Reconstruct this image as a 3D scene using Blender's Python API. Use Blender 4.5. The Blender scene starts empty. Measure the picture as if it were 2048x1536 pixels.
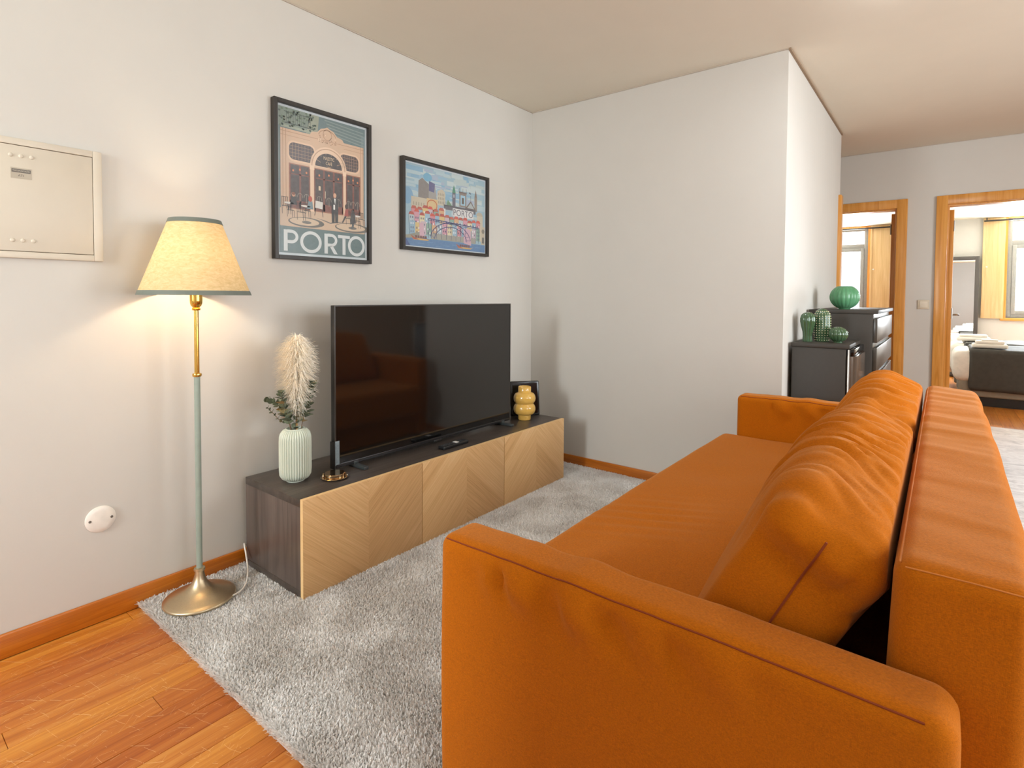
import bpy, bmesh, math, random
import numpy as np
from mathutils import Vector, Matrix
random.seed(7); RNG = np.random.default_rng(11)
S = bpy.context.scene
COL = S.collection
PI = math.pi

# ------------------------------------------------------------------ camera
F_PX, PITCH, ROLL, YAW, CY = 1093.2, math.radians(1.822), math.radians(0.316), math.radians(-38.212), 628.0
CAM = Vector((2.3416, -1.0288, 1.1689))
fw = Vector((math.sin(YAW)*math.cos(PITCH), math.cos(YAW)*math.cos(PITCH), -math.sin(PITCH)))
rt = Vector((math.cos(YAW), -math.sin(YAW), 0)); upv = rt.cross(fw)
r2 = rt*math.cos(ROLL)+upv*math.sin(ROLL); u2 = -rt*math.sin(ROLL)+upv*math.cos(ROLL)
cd = bpy.data.cameras.new('camera'); cam = bpy.data.objects.new('camera', cd); COL.objects.link(cam)
cam.matrix_world = Matrix(((r2.x, u2.x, -fw.x, CAM.x), (r2.y, u2.y, -fw.y, CAM.y), (r2.z, u2.z, -fw.z, CAM.z), (0, 0, 0, 1)))
cd.sensor_width = 36; cd.lens = F_PX/2048*36; cd.shift_y = -(768-CY)/2048; cd.clip_start = 0.02
S.camera = cam

# ------------------------------------------------------------------ world, lights, exposure
S.view_settings.view_transform = 'Standard'; S.view_settings.look = 'None'
S.view_settings.gamma = 1; S.view_settings.use_curve_mapping = False
S.view_settings.exposure = -0.02
W = bpy.data.worlds.new('world'); S.world = W; W.use_nodes = True
W.node_tree.nodes['Background'].inputs[0].default_value = (0.86, 0.93, 1.0, 1)
W.node_tree.nodes['Background'].inputs[1].default_value = 1.5

def area(name, loc, direction, sx, sy, power, color):
    l = bpy.data.lights.new(name, 'AREA'); l.shape = 'RECTANGLE'; l.size = sx; l.size_y = sy
    l.energy = power; l.color = color
    o = bpy.data.objects.new(name, l); COL.objects.link(o); o.location = loc
    o.rotation_euler = Vector(direction).to_track_quat('-Z', 'Z').to_euler()
    return o
DAY = (0.90, 0.96, 1.0)
area('daylight_rear_narrow_window', (0.66, -3.42, 1.72), (0, 1, -0.12), 0.60, 1.25, 108, DAY)
area('daylight_right_fill', (4.95, -0.15, 1.5), (-1, 0, -0.1), 1.6, 1.5, 62, DAY)  # unseen window, placed to brighten the near left wall
area('daylight_hall_fill', (4.95, 2.15, 1.5), (-1, 0, -0.15), 1.6, 1.5, 105, DAY)  # unseen window, added to light the hall and sofa back
area('daylight_bedroom_window', (3.65, 9.95, 1.65), (0, -1, -0.12), 1.3, 1.6, 800, (.86, .94, 1))
area('daylight_small_bedroom_window', (0.85, 9.95, 1.65), (0, -1, -0.12), 1.1, 1.6, 330, (.86, .94, 1))

# ------------------------------------------------------------------ helpers
def lin(c):
    return tuple(((v/255)/12.92 if v/255 <= .04045 else ((v/255+.055)/1.055)**2.4) for v in c)
WO = {}
def worigin(o):
    return WO.get(o.name, Vector((0, 0, 0))) if o else Vector((0, 0, 0))
def finish(me, smooth, angle=35):
    if smooth:
        me.polygons.foreach_set('use_smooth', [True]*len(me.polygons))
        try: me.set_sharp_from_angle(angle=math.radians(angle))
        except Exception: pass
def add(name, geo, mat, parent=None, origin=None, local=False, smooth=True, angle=35, label=None):
    """geo: bmesh or mesh in world coordinates (or local to a rotated parent if local)."""
    if isinstance(geo, bmesh.types.BMesh):
        me = bpy.data.meshes.new(name); geo.to_mesh(me); geo.free()
    else: me = geo
    o = bpy.data.objects.new(name, me); COL.objects.link(o)
    po = worigin(parent)
    if local: og = Vector((0, 0, 0)); o.location = (0, 0, 0); WO[o.name] = Vector((0, 0, 0))
    else:
        og = Vector(origin) if origin is not None else po.copy()
        me.transform(Matrix.Translation(-og)); o.location = og-po; WO[o.name] = og
    if parent: o.parent = parent
    if mat: me.materials.append(mat)
    finish(me, smooth, angle)
    if label: o['label'] = label
    return o
def tag(o, label, cat, group=None):
    o['label'] = label; o['category'] = cat
    if group: o['group'] = group
    return o
def thing(name, label, cat, loc=(0, 0, 0), rotz=0, group=None):
    o = bpy.data.objects.new(name, None); COL.objects.link(o); o.empty_display_size = .05
    o.location = loc; o.rotation_euler = (0, 0, rotz); WO[o.name] = Vector(loc)
    return tag(o, label, cat, group)
def struct(name, geo, mat, parent=None, **k):
    o = add(name, geo, mat, parent, **k); o['kind'] = 'structure'; return o
def BM(): return bmesh.new()
def box(bm, x0, x1, y0, y1, z0, z1, bev=0, seg=2, m=None):
    vs = [bm.verts.new(p) for p in ((x0,y0,z0),(x1,y0,z0),(x1,y1,z0),(x0,y1,z0),(x0,y0,z1),(x1,y0,z1),(x1,y1,z1),(x0,y1,z1))]
    fs = [bm.faces.new([vs[i] for i in f]) for f in ((3,2,1,0),(4,5,6,7),(0,1,5,4),(1,2,6,5),(2,3,7,6),(3,0,4,7))]
    if m is not None: bmesh.ops.transform(bm, matrix=m, verts=vs)
    if bev:
        es = list({e for f in fs for e in f.edges})
        bmesh.ops.bevel(bm, geom=es, offset=bev, segments=seg, profile=.5, affect='EDGES')
    return bm
def boxes(*bs, bev=0):
    bm = BM()
    for b in bs: box(bm, *b, bev=bev)
    return bm
def lathe(bm, prof, n, c, rib=0, amp=0, closed=True, ribpow=None):
    rings = []
    for (r, z) in prof:
        ring = []
        for i in range(n):
            t = 2*PI*i/n; rr = r
            if rib and r > 0:
                w = math.cos(rib*t)
                if ribpow: w = abs(math.cos(rib*t/2))**ribpow*2-1
                rr = r*(1+amp*w)
            ring.append(bm.verts.new((c[0]+rr*math.cos(t), c[1]+rr*math.sin(t), c[2]+z)))
        rings.append(ring)
    for a, b in zip(rings, rings[1:]):
        for i in range(n):
            j = (i+1) % n
            bm.faces.new((a[i], a[j], b[j], b[i]))
    if closed:
        bm.faces.new(list(reversed(rings[0]))); bm.faces.new(rings[-1])
    return bm
def tube(bm, pts, r, n=8, cap=True):
    pts = [Vector(p) for p in pts]; rs = r if isinstance(r, (list, tuple)) else [r]*len(pts)
    rings = []; prev = None
    for i, p in enumerate(pts):
        d = (pts[min(i+1, len(pts)-1)]-pts[max(i-1, 0)]).normalized()
        a = prev if prev is not None else (Vector((0, 0, 1)) if abs(d.z) < .9 else Vector((1, 0, 0)))
        x = (a-d*a.dot(d)).normalized(); y = d.cross(x); prev = x
        rings.append([bm.verts.new(p+rs[i]*(x*math.cos(2*PI*k/n)+y*math.sin(2*PI*k/n))) for k in range(n)])
    for a, b in zip(rings, rings[1:]):
        for k in range(n):
            j = (k+1) % n; bm.faces.new((a[k], a[j], b[j], b[k]))
    if cap: bm.faces.new(list(reversed(rings[0]))); bm.faces.new(rings[-1])
    return bm
def sphere(bm, c, r, sc=(1, 1, 1), u=12, v=8):
    bmesh.ops.create_uvsphere(bm, u_segments=u, v_segments=v, radius=r, matrix=Matrix.Translation(c) @ Matrix.Diagonal((*sc, 1)))
    return bm
def smooth_path(pts, n=6):
    pts = [Vector(p) for p in pts]; out = []
    P = [pts[0]*2-pts[1]]+pts+[pts[-1]*2-pts[-2]]
    for i in range(1, len(P)-2):
        for k in range(n):
            t = k/n; a, b, c, d = P[i-1], P[i], P[i+1], P[i+2]
            out.append(.5*((2*b)+(c-a)*t+(2*a-5*b+4*c-d)*t*t+(3*b-a-3*c+d)*t**3))
    out.append(pts[-1]); return out
def vnoise(x, y, z=0, seed=0):
    x = np.asarray(x, float); y = np.asarray(y, float)*np.ones_like(x); z = np.asarray(z, float)*np.ones_like(x)
    xi, yi, zi = np.floor(x), np.floor(y), np.floor(z)
    fx, fy, fz = x-xi, y-yi, z-zi
    fx = fx*fx*(3-2*fx); fy = fy*fy*(3-2*fy); fz = fz*fz*(3-2*fz)
    def h(a, b, c):
        n = np.sin(a*127.1+b*311.7+c*74.7+seed*13.37)*43758.5453
        return n-np.floor(n)
    r = 0
    for dx in (0, 1):
        for dy in (0, 1):
            for dz in (0, 1):
                w = (fx if dx else 1-fx)*(fy if dy else 1-fy)*(fz if dz else 1-fz)
                r = r+w*h(xi+dx, yi+dy, zi+dz)
    return r
def softbox(lo, hi, r, step, disp=None, name='m'):
    lo = np.array(lo, float); hi = np.array(hi, float); r = np.minimum(np.array(r)*np.ones(3), (hi-lo)/2*.98)
    ax = []
    for i in range(3):
        k = 4
        t = [math.tan(a) for a in np.linspace(PI/4, 0, k+1)]
        c0 = [lo[i]+r[i]-r[i]*v for v in t]; c1 = [hi[i]-r[i]+r[i]*v for v in reversed(t)]
        n = max(1, int(round((c1[0]-c0[-1])/step)))
        ax.append(np.array(c0+list(np.linspace(c0[-1], c1[0], n+1)[1:-1])+c1))
    bm = BM(); cache = {}
    def V(p):
        k = tuple(round(q, 5) for q in p)
        if k not in cache: cache[k] = bm.verts.new(p)
        return cache[k]
    for a in range(3):
        b, c = (a+1) % 3, (a+2) % 3
        for side in (0, 1):
            A = lo[a] if side == 0 else hi[a]
            for i in range(len(ax[b])-1):
                for j in range(len(ax[c])-1):
                    q = []
                    for (ii, jj) in ((i, j), (i+1, j), (i+1, j+1), (i, j+1)):
                        p = [0, 0, 0]; p[a] = A; p[b] = ax[b][ii]; p[c] = ax[c][jj]; q.append(V(p))
                    if side == 0: q.reverse()
                    try: bm.faces.new(q)
                    except ValueError: pass
    me = bpy.data.meshes.new(name); bm.to_mesh(me); bm.free()
    P = np.zeros(len(me.vertices)*3); me.vertices.foreach_get('co', P); P = P.reshape(-1, 3)
    C = np.clip(P, lo+r, hi-r); D = (P-C)/r; L = np.linalg.norm(D, axis=1, keepdims=True); L[L == 0] = 1
    Nn = D/L; Q = C+Nn*r
    if disp is not None: Q = disp(Q, Nn)
    me.vertices.foreach_set('co', Q.ravel()); me.update()
    return me
def text_mesh(body, size, M, depth=0, align='CENTER', sx=1):
    cu = bpy.data.curves.new('t', 'FONT'); cu.body = body; cu.size = size; cu.extrude = depth
    cu.align_x = align; cu.align_y = 'CENTER'; cu.resolution_u = 3
    o = bpy.data.objects.new('t', cu); COL.objects.link(o)
    dg = bpy.context.evaluated_depsgraph_get(); me = bpy.data.meshes.new_from_object(o.evaluated_get(dg))
    bpy.data.objects.remove(o); bpy.data.curves.remove(cu)
    me.transform(M @ Matrix.Diagonal((sx, 1, 1, 1))); return me
def wallM(x, y, z):     # text on a wall facing +x: local X -> +y, local Y -> +z, local Z -> +x
    return Matrix(((0, 0, 1, x), (1, 0, 0, y), (0, 1, 0, z), (0, 0, 0, 1)))

# ------------------------------------------------------------------ materials
class NT:
    def __init__(s, name):
        s.m = bpy.data.materials.new(name); s.m.use_nodes = True; s.t = s.m.node_tree
        s.b = s.t.nodes['Principled BSDF']; s.out = s.t.nodes['Material Output']
    def n(s, kind, **k):
        nd = s.t.nodes.new('ShaderNode'+kind)
        for a, v in k.items():
            if a.startswith('i_'): nd.inputs[a[2:].replace('_', ' ')].default_value = v
            else: setattr(nd, a, v)
        return nd
    def l(s, a, b): s.t.links.new(a, b)
    def coord(s, kind='Object', scale=(1, 1, 1), rot=(0, 0, 0), loc=(0, 0, 0)):
        if kind == 'World': src = s.n('NewGeometry').outputs['Position']
        else: src = s.n('TexCoord').outputs[kind]
        mp = s.n('Mapping'); mp.inputs['Scale'].default_value = scale; mp.inputs['Rotation'].default_value = rot; mp.inputs['Location'].default_value = loc
        s.l(src, mp.inputs['Vector']); return mp.outputs['Vector']
    def noise(s, vec, scale, detail=3, rough=.5, dist=0):
        nd = s.n('TexNoise'); nd.inputs['Scale'].default_value = scale; nd.inputs['Detail'].default_value = detail
        nd.inputs['Roughness'].default_value = rough; nd.inputs['Distortion'].default_value = dist
        s.l(vec, nd.inputs['Vector']); return nd.outputs['Fac']
    def ramp(s, fac, stops):
        nd = s.n('ValToRGB'); e = nd.color_ramp.elements
        while len(e) < len(stops): e.new(.5)
        for el, (p, c) in zip(e, stops): el.position = p; el.color = (*c, 1) if len(c) == 3 else c
        s.l(fac, nd.inputs[0]); return nd.outputs['Color']
    def math(s, op, a, b=None, c=None):
        nd = s.n('Math', operation=op)
        for i, v in enumerate((a, b, c)):
            if v is None: continue
            if isinstance(v, (int, float)): nd.inputs[i].default_value = v
            else: s.l(v, nd.inputs[i])
        return nd.outputs[0]
    def mix(s, fac, a, b, blend='MIX'):
        nd = s.n('Mix', data_type='RGBA', blend_type=blend)
        for sock, v in ((nd.inputs[0], fac), (nd.inputs[6], a), (nd.inputs[7], b)):
            if isinstance(v, (int, float)): sock.default_value = v
            elif isinstance(v, tuple): sock.default_value = (*v, 1)[:4]
            else: s.l(v, sock)
        return nd.outputs[2]
    def bump(s, h, strength=.3, dist=.01):
        nd = s.n('Bump'); nd.inputs['Strength'].default_value = strength; nd.inputs['Distance'].default_value = dist
        s.l(h, nd.inputs['Height']); s.l(nd.outputs[0], s.b.inputs['Normal'])
    def set(s, color=None, rough=None, metal=None, **k):
        if color is not None:
            if isinstance(color, tuple): s.b.inputs['Base Color'].default_value = (*color, 1)[:4]
            else: s.l(color, s.b.inputs['Base Color'])
        for key, v in (('Roughness', rough), ('Metallic', metal)):
            if v is None: continue
            if isinstance(v, (int, float)): s.b.inputs[key].default_value = v
            else: s.l(v, s.b.inputs[key])
        for a, v in k.items(): s.b.inputs[a.replace('_', ' ')].default_value = v
        return s
def plain(name, rgb, rough=.5, metal=0, var=.06, scale=30, bump=0, **k):
    t = NT(name); c = lin(rgb); v = t.coord('Object')
    f = t.noise(v, scale, 3)
    col = t.ramp(f, [(.25, tuple(q*(1-var) for q in c)), (.75, tuple(min(1, q*(1+var)) for q in c))])
    t.set(col, rough, metal, **k)
    if bump: t.bump(f, bump, .002)
    return t.m
def wood(name, c1, c2, c3, axis='y', sc=1., rough=.35, rand=False, fine=70):
    t = NT(name); s3 = {'x': (1.2, 26, 26), 'y': (26, 1.2, 26), 'z': (26, 26, 1.2)}[axis]
    v = t.coord('World', tuple(q*sc for q in s3))
    a = t.noise(v, 1.0, 5, .6, 1.2)
    s4 = {'x': (3, fine*4, fine*4), 'y': (fine*4, 3, fine*4), 'z': (fine*4, fine*4, 3)}[axis]
    b = t.noise(t.coord('World', s4), 1.0, 2)
    f = t.math('ADD', t.math('MULTIPLY', a, .75), t.math('MULTIPLY', b, .25))
    col = t.ramp(f, [(.3, lin(c1)), (.5, lin(c2)), (.7, lin(c3))])
    if rand:
        r = t.n('ObjectInfo').outputs['Random']
        tint = t.ramp(r, [(0, (.80, .62, .48)), (.35, (.92, .82, .72)), (.7, (1.0, 1.0, .95)), (1, (1.12, 1.22, 1.05))])
        col = t.mix(1.0, col, tint, 'MULTIPLY')
    t.set(col, rough); t.bump(b, .08, .002)
    return t, col
def wall_mat(name, rgb):
    t = NT(name); v = t.coord('World'); f = t.noise(v, 3, 4, .6); g = t.noise(v, 160, 2)
    c = lin(rgb)
    t.set(t.ramp(f, [(.3, tuple(q*.97 for q in c)), (.7, c)]), .75); t.bump(g, .05, .002)
    return t.m
WALL = wall_mat('wall_paint', (207, 203, 195)); CEIL = wall_mat('ceiling_paint', (224, 216, 199))
WHITEP = plain('white_plastic', (236, 230, 220), .35); CREAM = plain('cream_paint', (208, 198, 180), .45, var=.03, scale=8)
BASEW = wood('baseboard_wood', (146, 76, 10), (184, 102, 20), (208, 128, 38), 'y', rough=.3)[0].m
BASEWX = wood('baseboard_wood_x', (146, 76, 10), (184, 102, 20), (208, 128, 38), 'x', rough=.3)[0].m
CASE = wood('casing_wood', (190, 122, 42), (212, 146, 64), (226, 166, 90), 'z', rough=.3)[0].m
CASEX = wood('casing_wood_x', (190, 122, 42), (212, 146, 64), (226, 166, 90), 'x', rough=.3)[0].m
PALEW = wood('shutter_wood', (196, 158, 104), (210, 176, 124), (222, 190, 142), 'z', rough=.4)[0].m
DARKW = wood('black_brown_wood', (74, 62, 56), (92, 79, 72), (108, 94, 86), 'z', rough=.33)[0].m  # reflected light on the bench side put into the lighter tone
DARKWY = wood('black_brown_wood_y', (54, 47, 42), (70, 61, 55), (86, 76, 69), 'y', rough=.3)[0].m
OAKEDGE = plain('oak_edge', (232, 196, 140), .45)
GLOSSB = plain('glossy_black', (10, 10, 11), .12, var=.02)
MATB = plain('matt_black', (30, 29, 28), .45)
FRAMEB = wood('frame_black', (34, 29, 24), (44, 38, 32), (54, 47, 40), 'z', rough=.45)[0].m
CHARC = plain('charcoal_laminate', (52, 47, 40), .55, var=.06, scale=60)
CHARG = plain('charcoal_lacquer', (70, 65, 58), .3, var=.04)
STEEL = plain('steel', (150, 146, 140), .32, 1)
GREYPVC = plain('grey_window_frame', (150, 150, 146), .4)

def plank_mat(name, per_object):
    t, col = wood(name, (160, 84, 22), (194, 118, 42), (212, 146, 68), 'y', sc=1, rough=.28, rand=per_object)
    if not per_object:      # plank pattern for floor too far away to tell boards apart
        br = t.n('TexBrick'); br.offset = .37; br.inputs['Scale'].default_value = 1.0
        br.inputs['Brick Width'].default_value = .9; br.inputs['Row Height'].default_value = .08; br.inputs['Mortar Size'].default_value = .0012
        br.inputs['Color1'].default_value = (.75, .7, .62, 1); br.inputs['Color2'].default_value = (1.25, 1.25, 1.2, 1); br.inputs['Mortar'].default_value = (.3, .25, .2, 1)
        t.l(t.coord('World', rot=(0, 0, PI/2)), br.inputs['Vector'])
        col = t.mix(1.0, col, br.outputs['Color'], 'MULTIPLY')
    # scratches worn into the varnish
    scr = None
    for k, (ang, sc) in enumerate(((.35, 13), (1.3, 10), (2.4, 15), (2.9, 8), (.9, 6))):
        w = t.n('TexWave'); w.inputs['Scale'].default_value = sc; w.inputs['Distortion'].default_value = 3.5; w.inputs['Detail'].default_value = 2; w.inputs['Detail Scale'].default_value = .7
        t.l(t.coord('World', rot=(0, 0, ang), loc=(k*3.1, k*1.7, 0)), w.inputs['Vector'])
        line = t.math('GREATER_THAN', w.outputs['Fac'], .9990)
        gate = t.math('GREATER_THAN', t.noise(t.coord('World', loc=(k*7, 2, 0)), 14, 3, .6), .57)
        q = t.math('MULTIPLY', line, gate); scr = q if scr is None else t.math('MAXIMUM', scr, q)
    col = t.mix(t.math('MULTIPLY', scr, .6), col, lin((244, 208, 156)))
    wear = t.noise(t.coord('World'), 2.2, 4, .65)
    rough = t.math('ADD', t.math('MULTIPLY', wear, .28), .2)
    t.set(col, rough); return t.m
PLANK = plank_mat('worn_plank', True); FLOORM = plank_mat('worn_floor', False)

def fabric(name, rgb, sheen=.35):
    t = NT(name); c = lin(rgb)
    a = t.noise(t.coord('Object', (1300, 1300, 260)), 1, 2); b = t.noise(t.coord('Object', (260, 260, 1300)), 1, 2)
    d = t.noise(t.coord('Object', (260, 1300, 1300)), 1, 2)
    f = t.math('MULTIPLY', t.math('ADD', t.math('ADD', a, b), d), .333)
    big = t.noise(t.coord('Object'), 5, 3)
    col = t.ramp(f, [(.38, tuple(q*.74 for q in c)), (.62, tuple(min(1, q*1.22) for q in c))])
    col = t.mix(t.math('MULTIPLY', big, .25), col, tuple(q*.8 for q in c))
    t.set(col, .92, Sheen_Weight=sheen, Sheen_Roughness=.45, Specular_IOR_Level=.15)
    t.b.inputs['Sheen Tint'].default_value = (1, .80, .42, 1)
    t.bump(f, .55, .002); return t.m
ORANGE = fabric('orange_linen', (188, 102, 3), .18); SEAM = plain('orange_thread', (136, 56, 6), .8); SEAMP = plain('pale_orange_piping', (206, 128, 54), .8)

def chevron(name, sgn):
    t = NT(name); sp = t.n('SeparateXYZ'); t.l(t.n('TexCoord').outputs['Object'], sp.inputs[0])
    ay = t.math('ABSOLUTE', sp.outputs['Y']); z = sp.outputs['Z']
    ca, sa = math.cos(.72), math.sin(.72)
    a = t.math('ADD', t.math('MULTIPLY', z, ca), t.math('MULTIPLY', ay, sgn*sa))
    b = t.math('SUBTRACT', t.math('MULTIPLY', ay, ca), t.math('MULTIPLY', z, sgn*sa))
    cx = t.n('CombineXYZ'); t.l(t.math('MULTIPLY', a, 210), cx.inputs[0]); t.l(t.math('MULTIPLY', b, 4), cx.inputs[1])
    side = t.math('SIGN', sp.outputs['Y']); t.l(side, cx.inputs[2])
    g = t.noise(cx.outputs[0], 1, 4, .6, .6)
    wn = t.n('TexWhiteNoise', noise_dimensions='2D'); c2 = t.n('CombineXYZ')
    t.l(t.math('FLOOR', t.math('MULTIPLY', a, 13)), c2.inputs[0]); t.l(side, c2.inputs[1]); t.l(c2.outputs[0], wn.inputs['Vector'])
    f = t.math('ADD', t.math('MULTIPLY', g, .62), t.math('MULTIPLY', wn.outputs['Value'], .16)); f = t.math('ADD', f, .08)
    t.set(t.ramp(f, [(.28, lin((196, 150, 96))), (.5, lin((220, 178, 124))), (.72, lin((234, 200, 150)))]), .45)
    t.bump(g, .12, .001); return t.m
CHEV_V = chevron('oak_veneer_v', -1); CHEV_A = chevron('oak_veneer_a', 1)

def attr_mat(name, rough=.6):
    t = NT(name); a = t.n('Attribute', attribute_name='Col'); t.set(a.outputs['Color'], rough)
    n = t.noise(t.coord('Object'), 60, 3)
    t.set(t.mix(t.math('MULTIPLY', n, .18), a.outputs['Color'], (.5, .5, .48)), rough); return t.m
PRINT = attr_mat('printed_paper')
def glass(name, fac=.07, tint=(1, 1, 1), rough=.02):
    t = NT(name); tr = t.n('BsdfTransparent'); tr.inputs[0].default_value = (*tint, 1)
    gl = t.n('BsdfGlossy'); gl.inputs['Roughness'].default_value = rough; mx = t.n('MixShader'); mx.inputs[0].default_value = fac
    t.l(tr.outputs[0], mx.inputs[1]); t.l(gl.outputs[0], mx.inputs[2]); t.l(mx.outputs[0], t.out.inputs[0]); return t.m
PANE = glass('clear_pane', .05); PICPANE = glass('picture_pane', .02, rough=.25)
BRASS = plain('brushed_brass', (212, 196, 164), .34, 1, var=.05, scale=200); BRASSL = plain('polished_brass', (226, 182, 92), .16, 1)
SAGE = plain('sage_painted_metal', (146, 158, 146), .4)

# ------------------------------------------------------------------ the setting
H = 2.487; YB = 2.17; XC = 1.673; YC2 = 4.08; YD = 4.90; XR = 4.70; YR = -3.25; YW = 9.60; HB = 2.355
fl = struct('floor', boxes((-.1, 4.8, .02, 9.8, -.06, 0), (2.4, 4.8, -3.4, .02, -.06, 0), (-.1, 2.4, -3.4, -2.3, -.06, 0), (-.1, 2.4, -2.3, .02, -.06, -.007)), FLOORM, smooth=False)
plank_meshes = {}
row = 0; x = 0.003; PW = .08
while x < 2.4:
    w = min(PW, 2.4-x); y = -2.3-random.uniform(0, .9)*0; cuts = [-2.3]
    while cuts[-1] < .02:
        cuts.append(min(.02, cuts[-1]+random.choice((.45, .6, .75, .9, 1.1))))
        if .02-cuts[-1] < .2: cuts[-1] = .02
    for a, b in zip(cuts, cuts[1:]):
        key = (round(b-a, 3), round(w, 3))
        if key not in plank_meshes:
            bm = BM(); box(bm, 0, w-.0012, 0, b-a-.0012, -.0075, 0, bev=.0009, seg=1)
            me = bpy.data.meshes.new('plank'); bm.to_mesh(me); bm.free(); me.materials.append(PLANK); plank_meshes[key] = me
        o = bpy.data.objects.new('plank', plank_meshes[key]); COL.objects.link(o); o.parent = fl
        o.location = (x, a, random.uniform(-.0006, .0003))
    x += w

struct('wall_left', boxes((-.12, 0, YR-.15, YB+.13, 0, H)), WALL, smooth=False)
struct('wall_back', boxes((0, XC, YB, YB+.12, 0, H)), WALL, smooth=False)
struct('wall_corner', boxes((XC-.12, XC, YB+.12, YC2, 0, H)), WALL, smooth=False)
struct('wall_passage', boxes((.5, XC-.12, YC2-.12, YC2, 0, H), (.4, .5, YC2-.12, YD+.1, 0, H)), WALL, smooth=False)
D1 = (1.25, 2.005); D2 = (2.36, 3.12); DZ = 1.965
struct('wall_far', boxes((.5, D1[0], YD, YD+.1, 0, H), (D1[1], D2[0], YD, YD+.1, 0, H), (D2[1], XR, YD, YD+.1, 0, H), (D1[0], D1[1], YD, YD+.1, DZ, H), (D2[0], D2[1], YD, YD+.1, DZ, H)), WALL, smooth=False)
struct('wall_right', boxes((XR, XR+.12, -1.42, -1.0, 0, H), (XR, XR+.12, .70, 1.30, 0, H), (XR, XR+.12, 3.0, 9.7, 0, H), (XR, XR+.12, 1.30, 3.0, 0, .65), (XR, XR+.12, 1.30, 3.0, 2.25, H), (XR, XR+.12, -1.0, .70, 0, .65), (XR, XR+.12, -1.0, .70, 2.25, H)), WALL, smooth=False)
struct('wall_rear', boxes((0, .35, YR-.12, YR, 0, H), (.97, 1.30, YR-.12, YR, 0, H), (.35, .97, YR-.12, YR, 0, 1.03), (.35, .97, YR-.12, YR, 2.33, H)), WALL, smooth=False)
struct('wall_step', boxes((1.30, 1.42, YR-.12, -1.30, 0, H), (1.42, XR, -1.42, -1.30, 0, H)), WALL, smooth=False)
struct('wall_bedroom', boxes((2.12, 2.22, YD+.1, YW, 0, HB), (.1, .2, YD+.1, YW, 0, HB)), WALL, smooth=False)
W1 = (.35, 1.365, .82, 2.32); W2 = (3.06, 4.25, .90, 2.335)
struct('wall_window_side', boxes((.1, W1[0], YW, YW+.12, 0, HB), (W1[1], W2[0], YW, YW+.12, 0, HB), (W2[1], XR, YW, YW+.12, 0, HB),
       (W1[0], W1[1], YW, YW+.12, 0, W1[2]), (W1[0], W1[1], YW, YW+.12, W1[3], HB), (W2[0], W2[1], YW, YW+.12, 0, W2[2]), (W2[0], W2[1], YW, YW+.12, W2[3], HB)), WALL, smooth=False)
struct('ceiling', boxes((-.12, XR+.1, YR-.12, YD+.1, H, H+.1), (.1, XR, YD+.1, YW+.12, HB, HB+.1)), CEIL, smooth=False)
GAP = plain('ceiling_gap_shade', (150, 128, 104), .8); GAPL = plain('ceiling_gap_shade_pale', (186, 174, 158), .8)  # shade of the thin ceiling gap put into the strip colours
struct('gap_shade_1', boxes((0, .006, YR, YB, H-.006, H)), GAPL, smooth=False)
struct('gap_shade_2', boxes((.006, XC, YB-.006, YB, H-.006, H)), GAPL, smooth=False)
struct('gap_shade_3', boxes((XC, XC+.012, YB-.006, YC2, H-.012, H)), GAP, smooth=False)
struct('gap_shade_4', boxes((.5, XR, YD-.005, YD, H-.005, H)), GAPL, smooth=False)
def bb(name, b, m): struct(name, box(BM(), *b, bev=.004), m)
bb('baseboard_left', (0, .014, YR, YB, .002, .081), BASEW)
bb('baseboard_back', (.014, XC, YB-.014, YB, .002, .081), BASEWX)
bb('baseboard_corner', (XC, XC+.014, YB-.014, YC2-.09, .002, .081), BASEW)
bb('baseboard_far', (2.08, 2.275, YD-.014, YD, .002, .081), BASEWX)
# casing at the end of the corner wall
struct('trim_5', box(BM(), XC-.13, XC+.022, YC2-.085, YC2+.012, 0, 1.99, bev=.004), CASE)

def door(n, x0, x1, hinge_left, leaf_x):
    c = BM(); w = .078; t = .022
    box(c, x0-w, x0, YD-t, YD, 0, DZ+w, bev=.004); box(c, x1, x1+w, YD-t, YD, 0, DZ+w, bev=.004); box(c, x0-w+.001, x1+w-.001, YD-t+.0005, YD-.0005, DZ, DZ+w, bev=.004)
    d = struct('door_%d' % n, c, CASE)
    add('jamb', boxes((x0, x0+.012, YD, YD+.1, 0, DZ), (x1-.012, x1, YD, YD+.1, 0, DZ), (x0+.012, x1-.012, YD, YD+.1, DZ-.012, DZ)), CASE, d, smooth=False)
    lf = add('door_leaf', box(BM(), leaf_x, leaf_x+.038, YD+.11, YD+.11+.72, .008, DZ-.03, bev=.003), CASE, d)
    hx = leaf_x+(.04 if hinge_left else -.002)
    for hz in (.25, 1.0, 1.75):
        add('hinge', tube(BM(), [(hx, YD+.112, hz), (hx, YD+.112, hz+.09)], .006, 8), STEEL, lf)
    s = 1 if hinge_left else -1; hx = leaf_x+(.038 if hinge_left else 0); hy = YD+.11+.66
    hb = BM(); tube(hb, smooth_path([(hx, hy, 1.02), (hx+s*.045, hy, 1.02), (hx+s*.055, hy-.02, 1.02), (hx+s*.055, hy-.12, 1.02)]), .009, 8)
    add('door_handle', hb, STEEL, lf)
    return d
door(1, D1[0], D1[1], False, D1[1]-.045)
door(2, D2[0], D2[1], True, D2[0]+.006)

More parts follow.
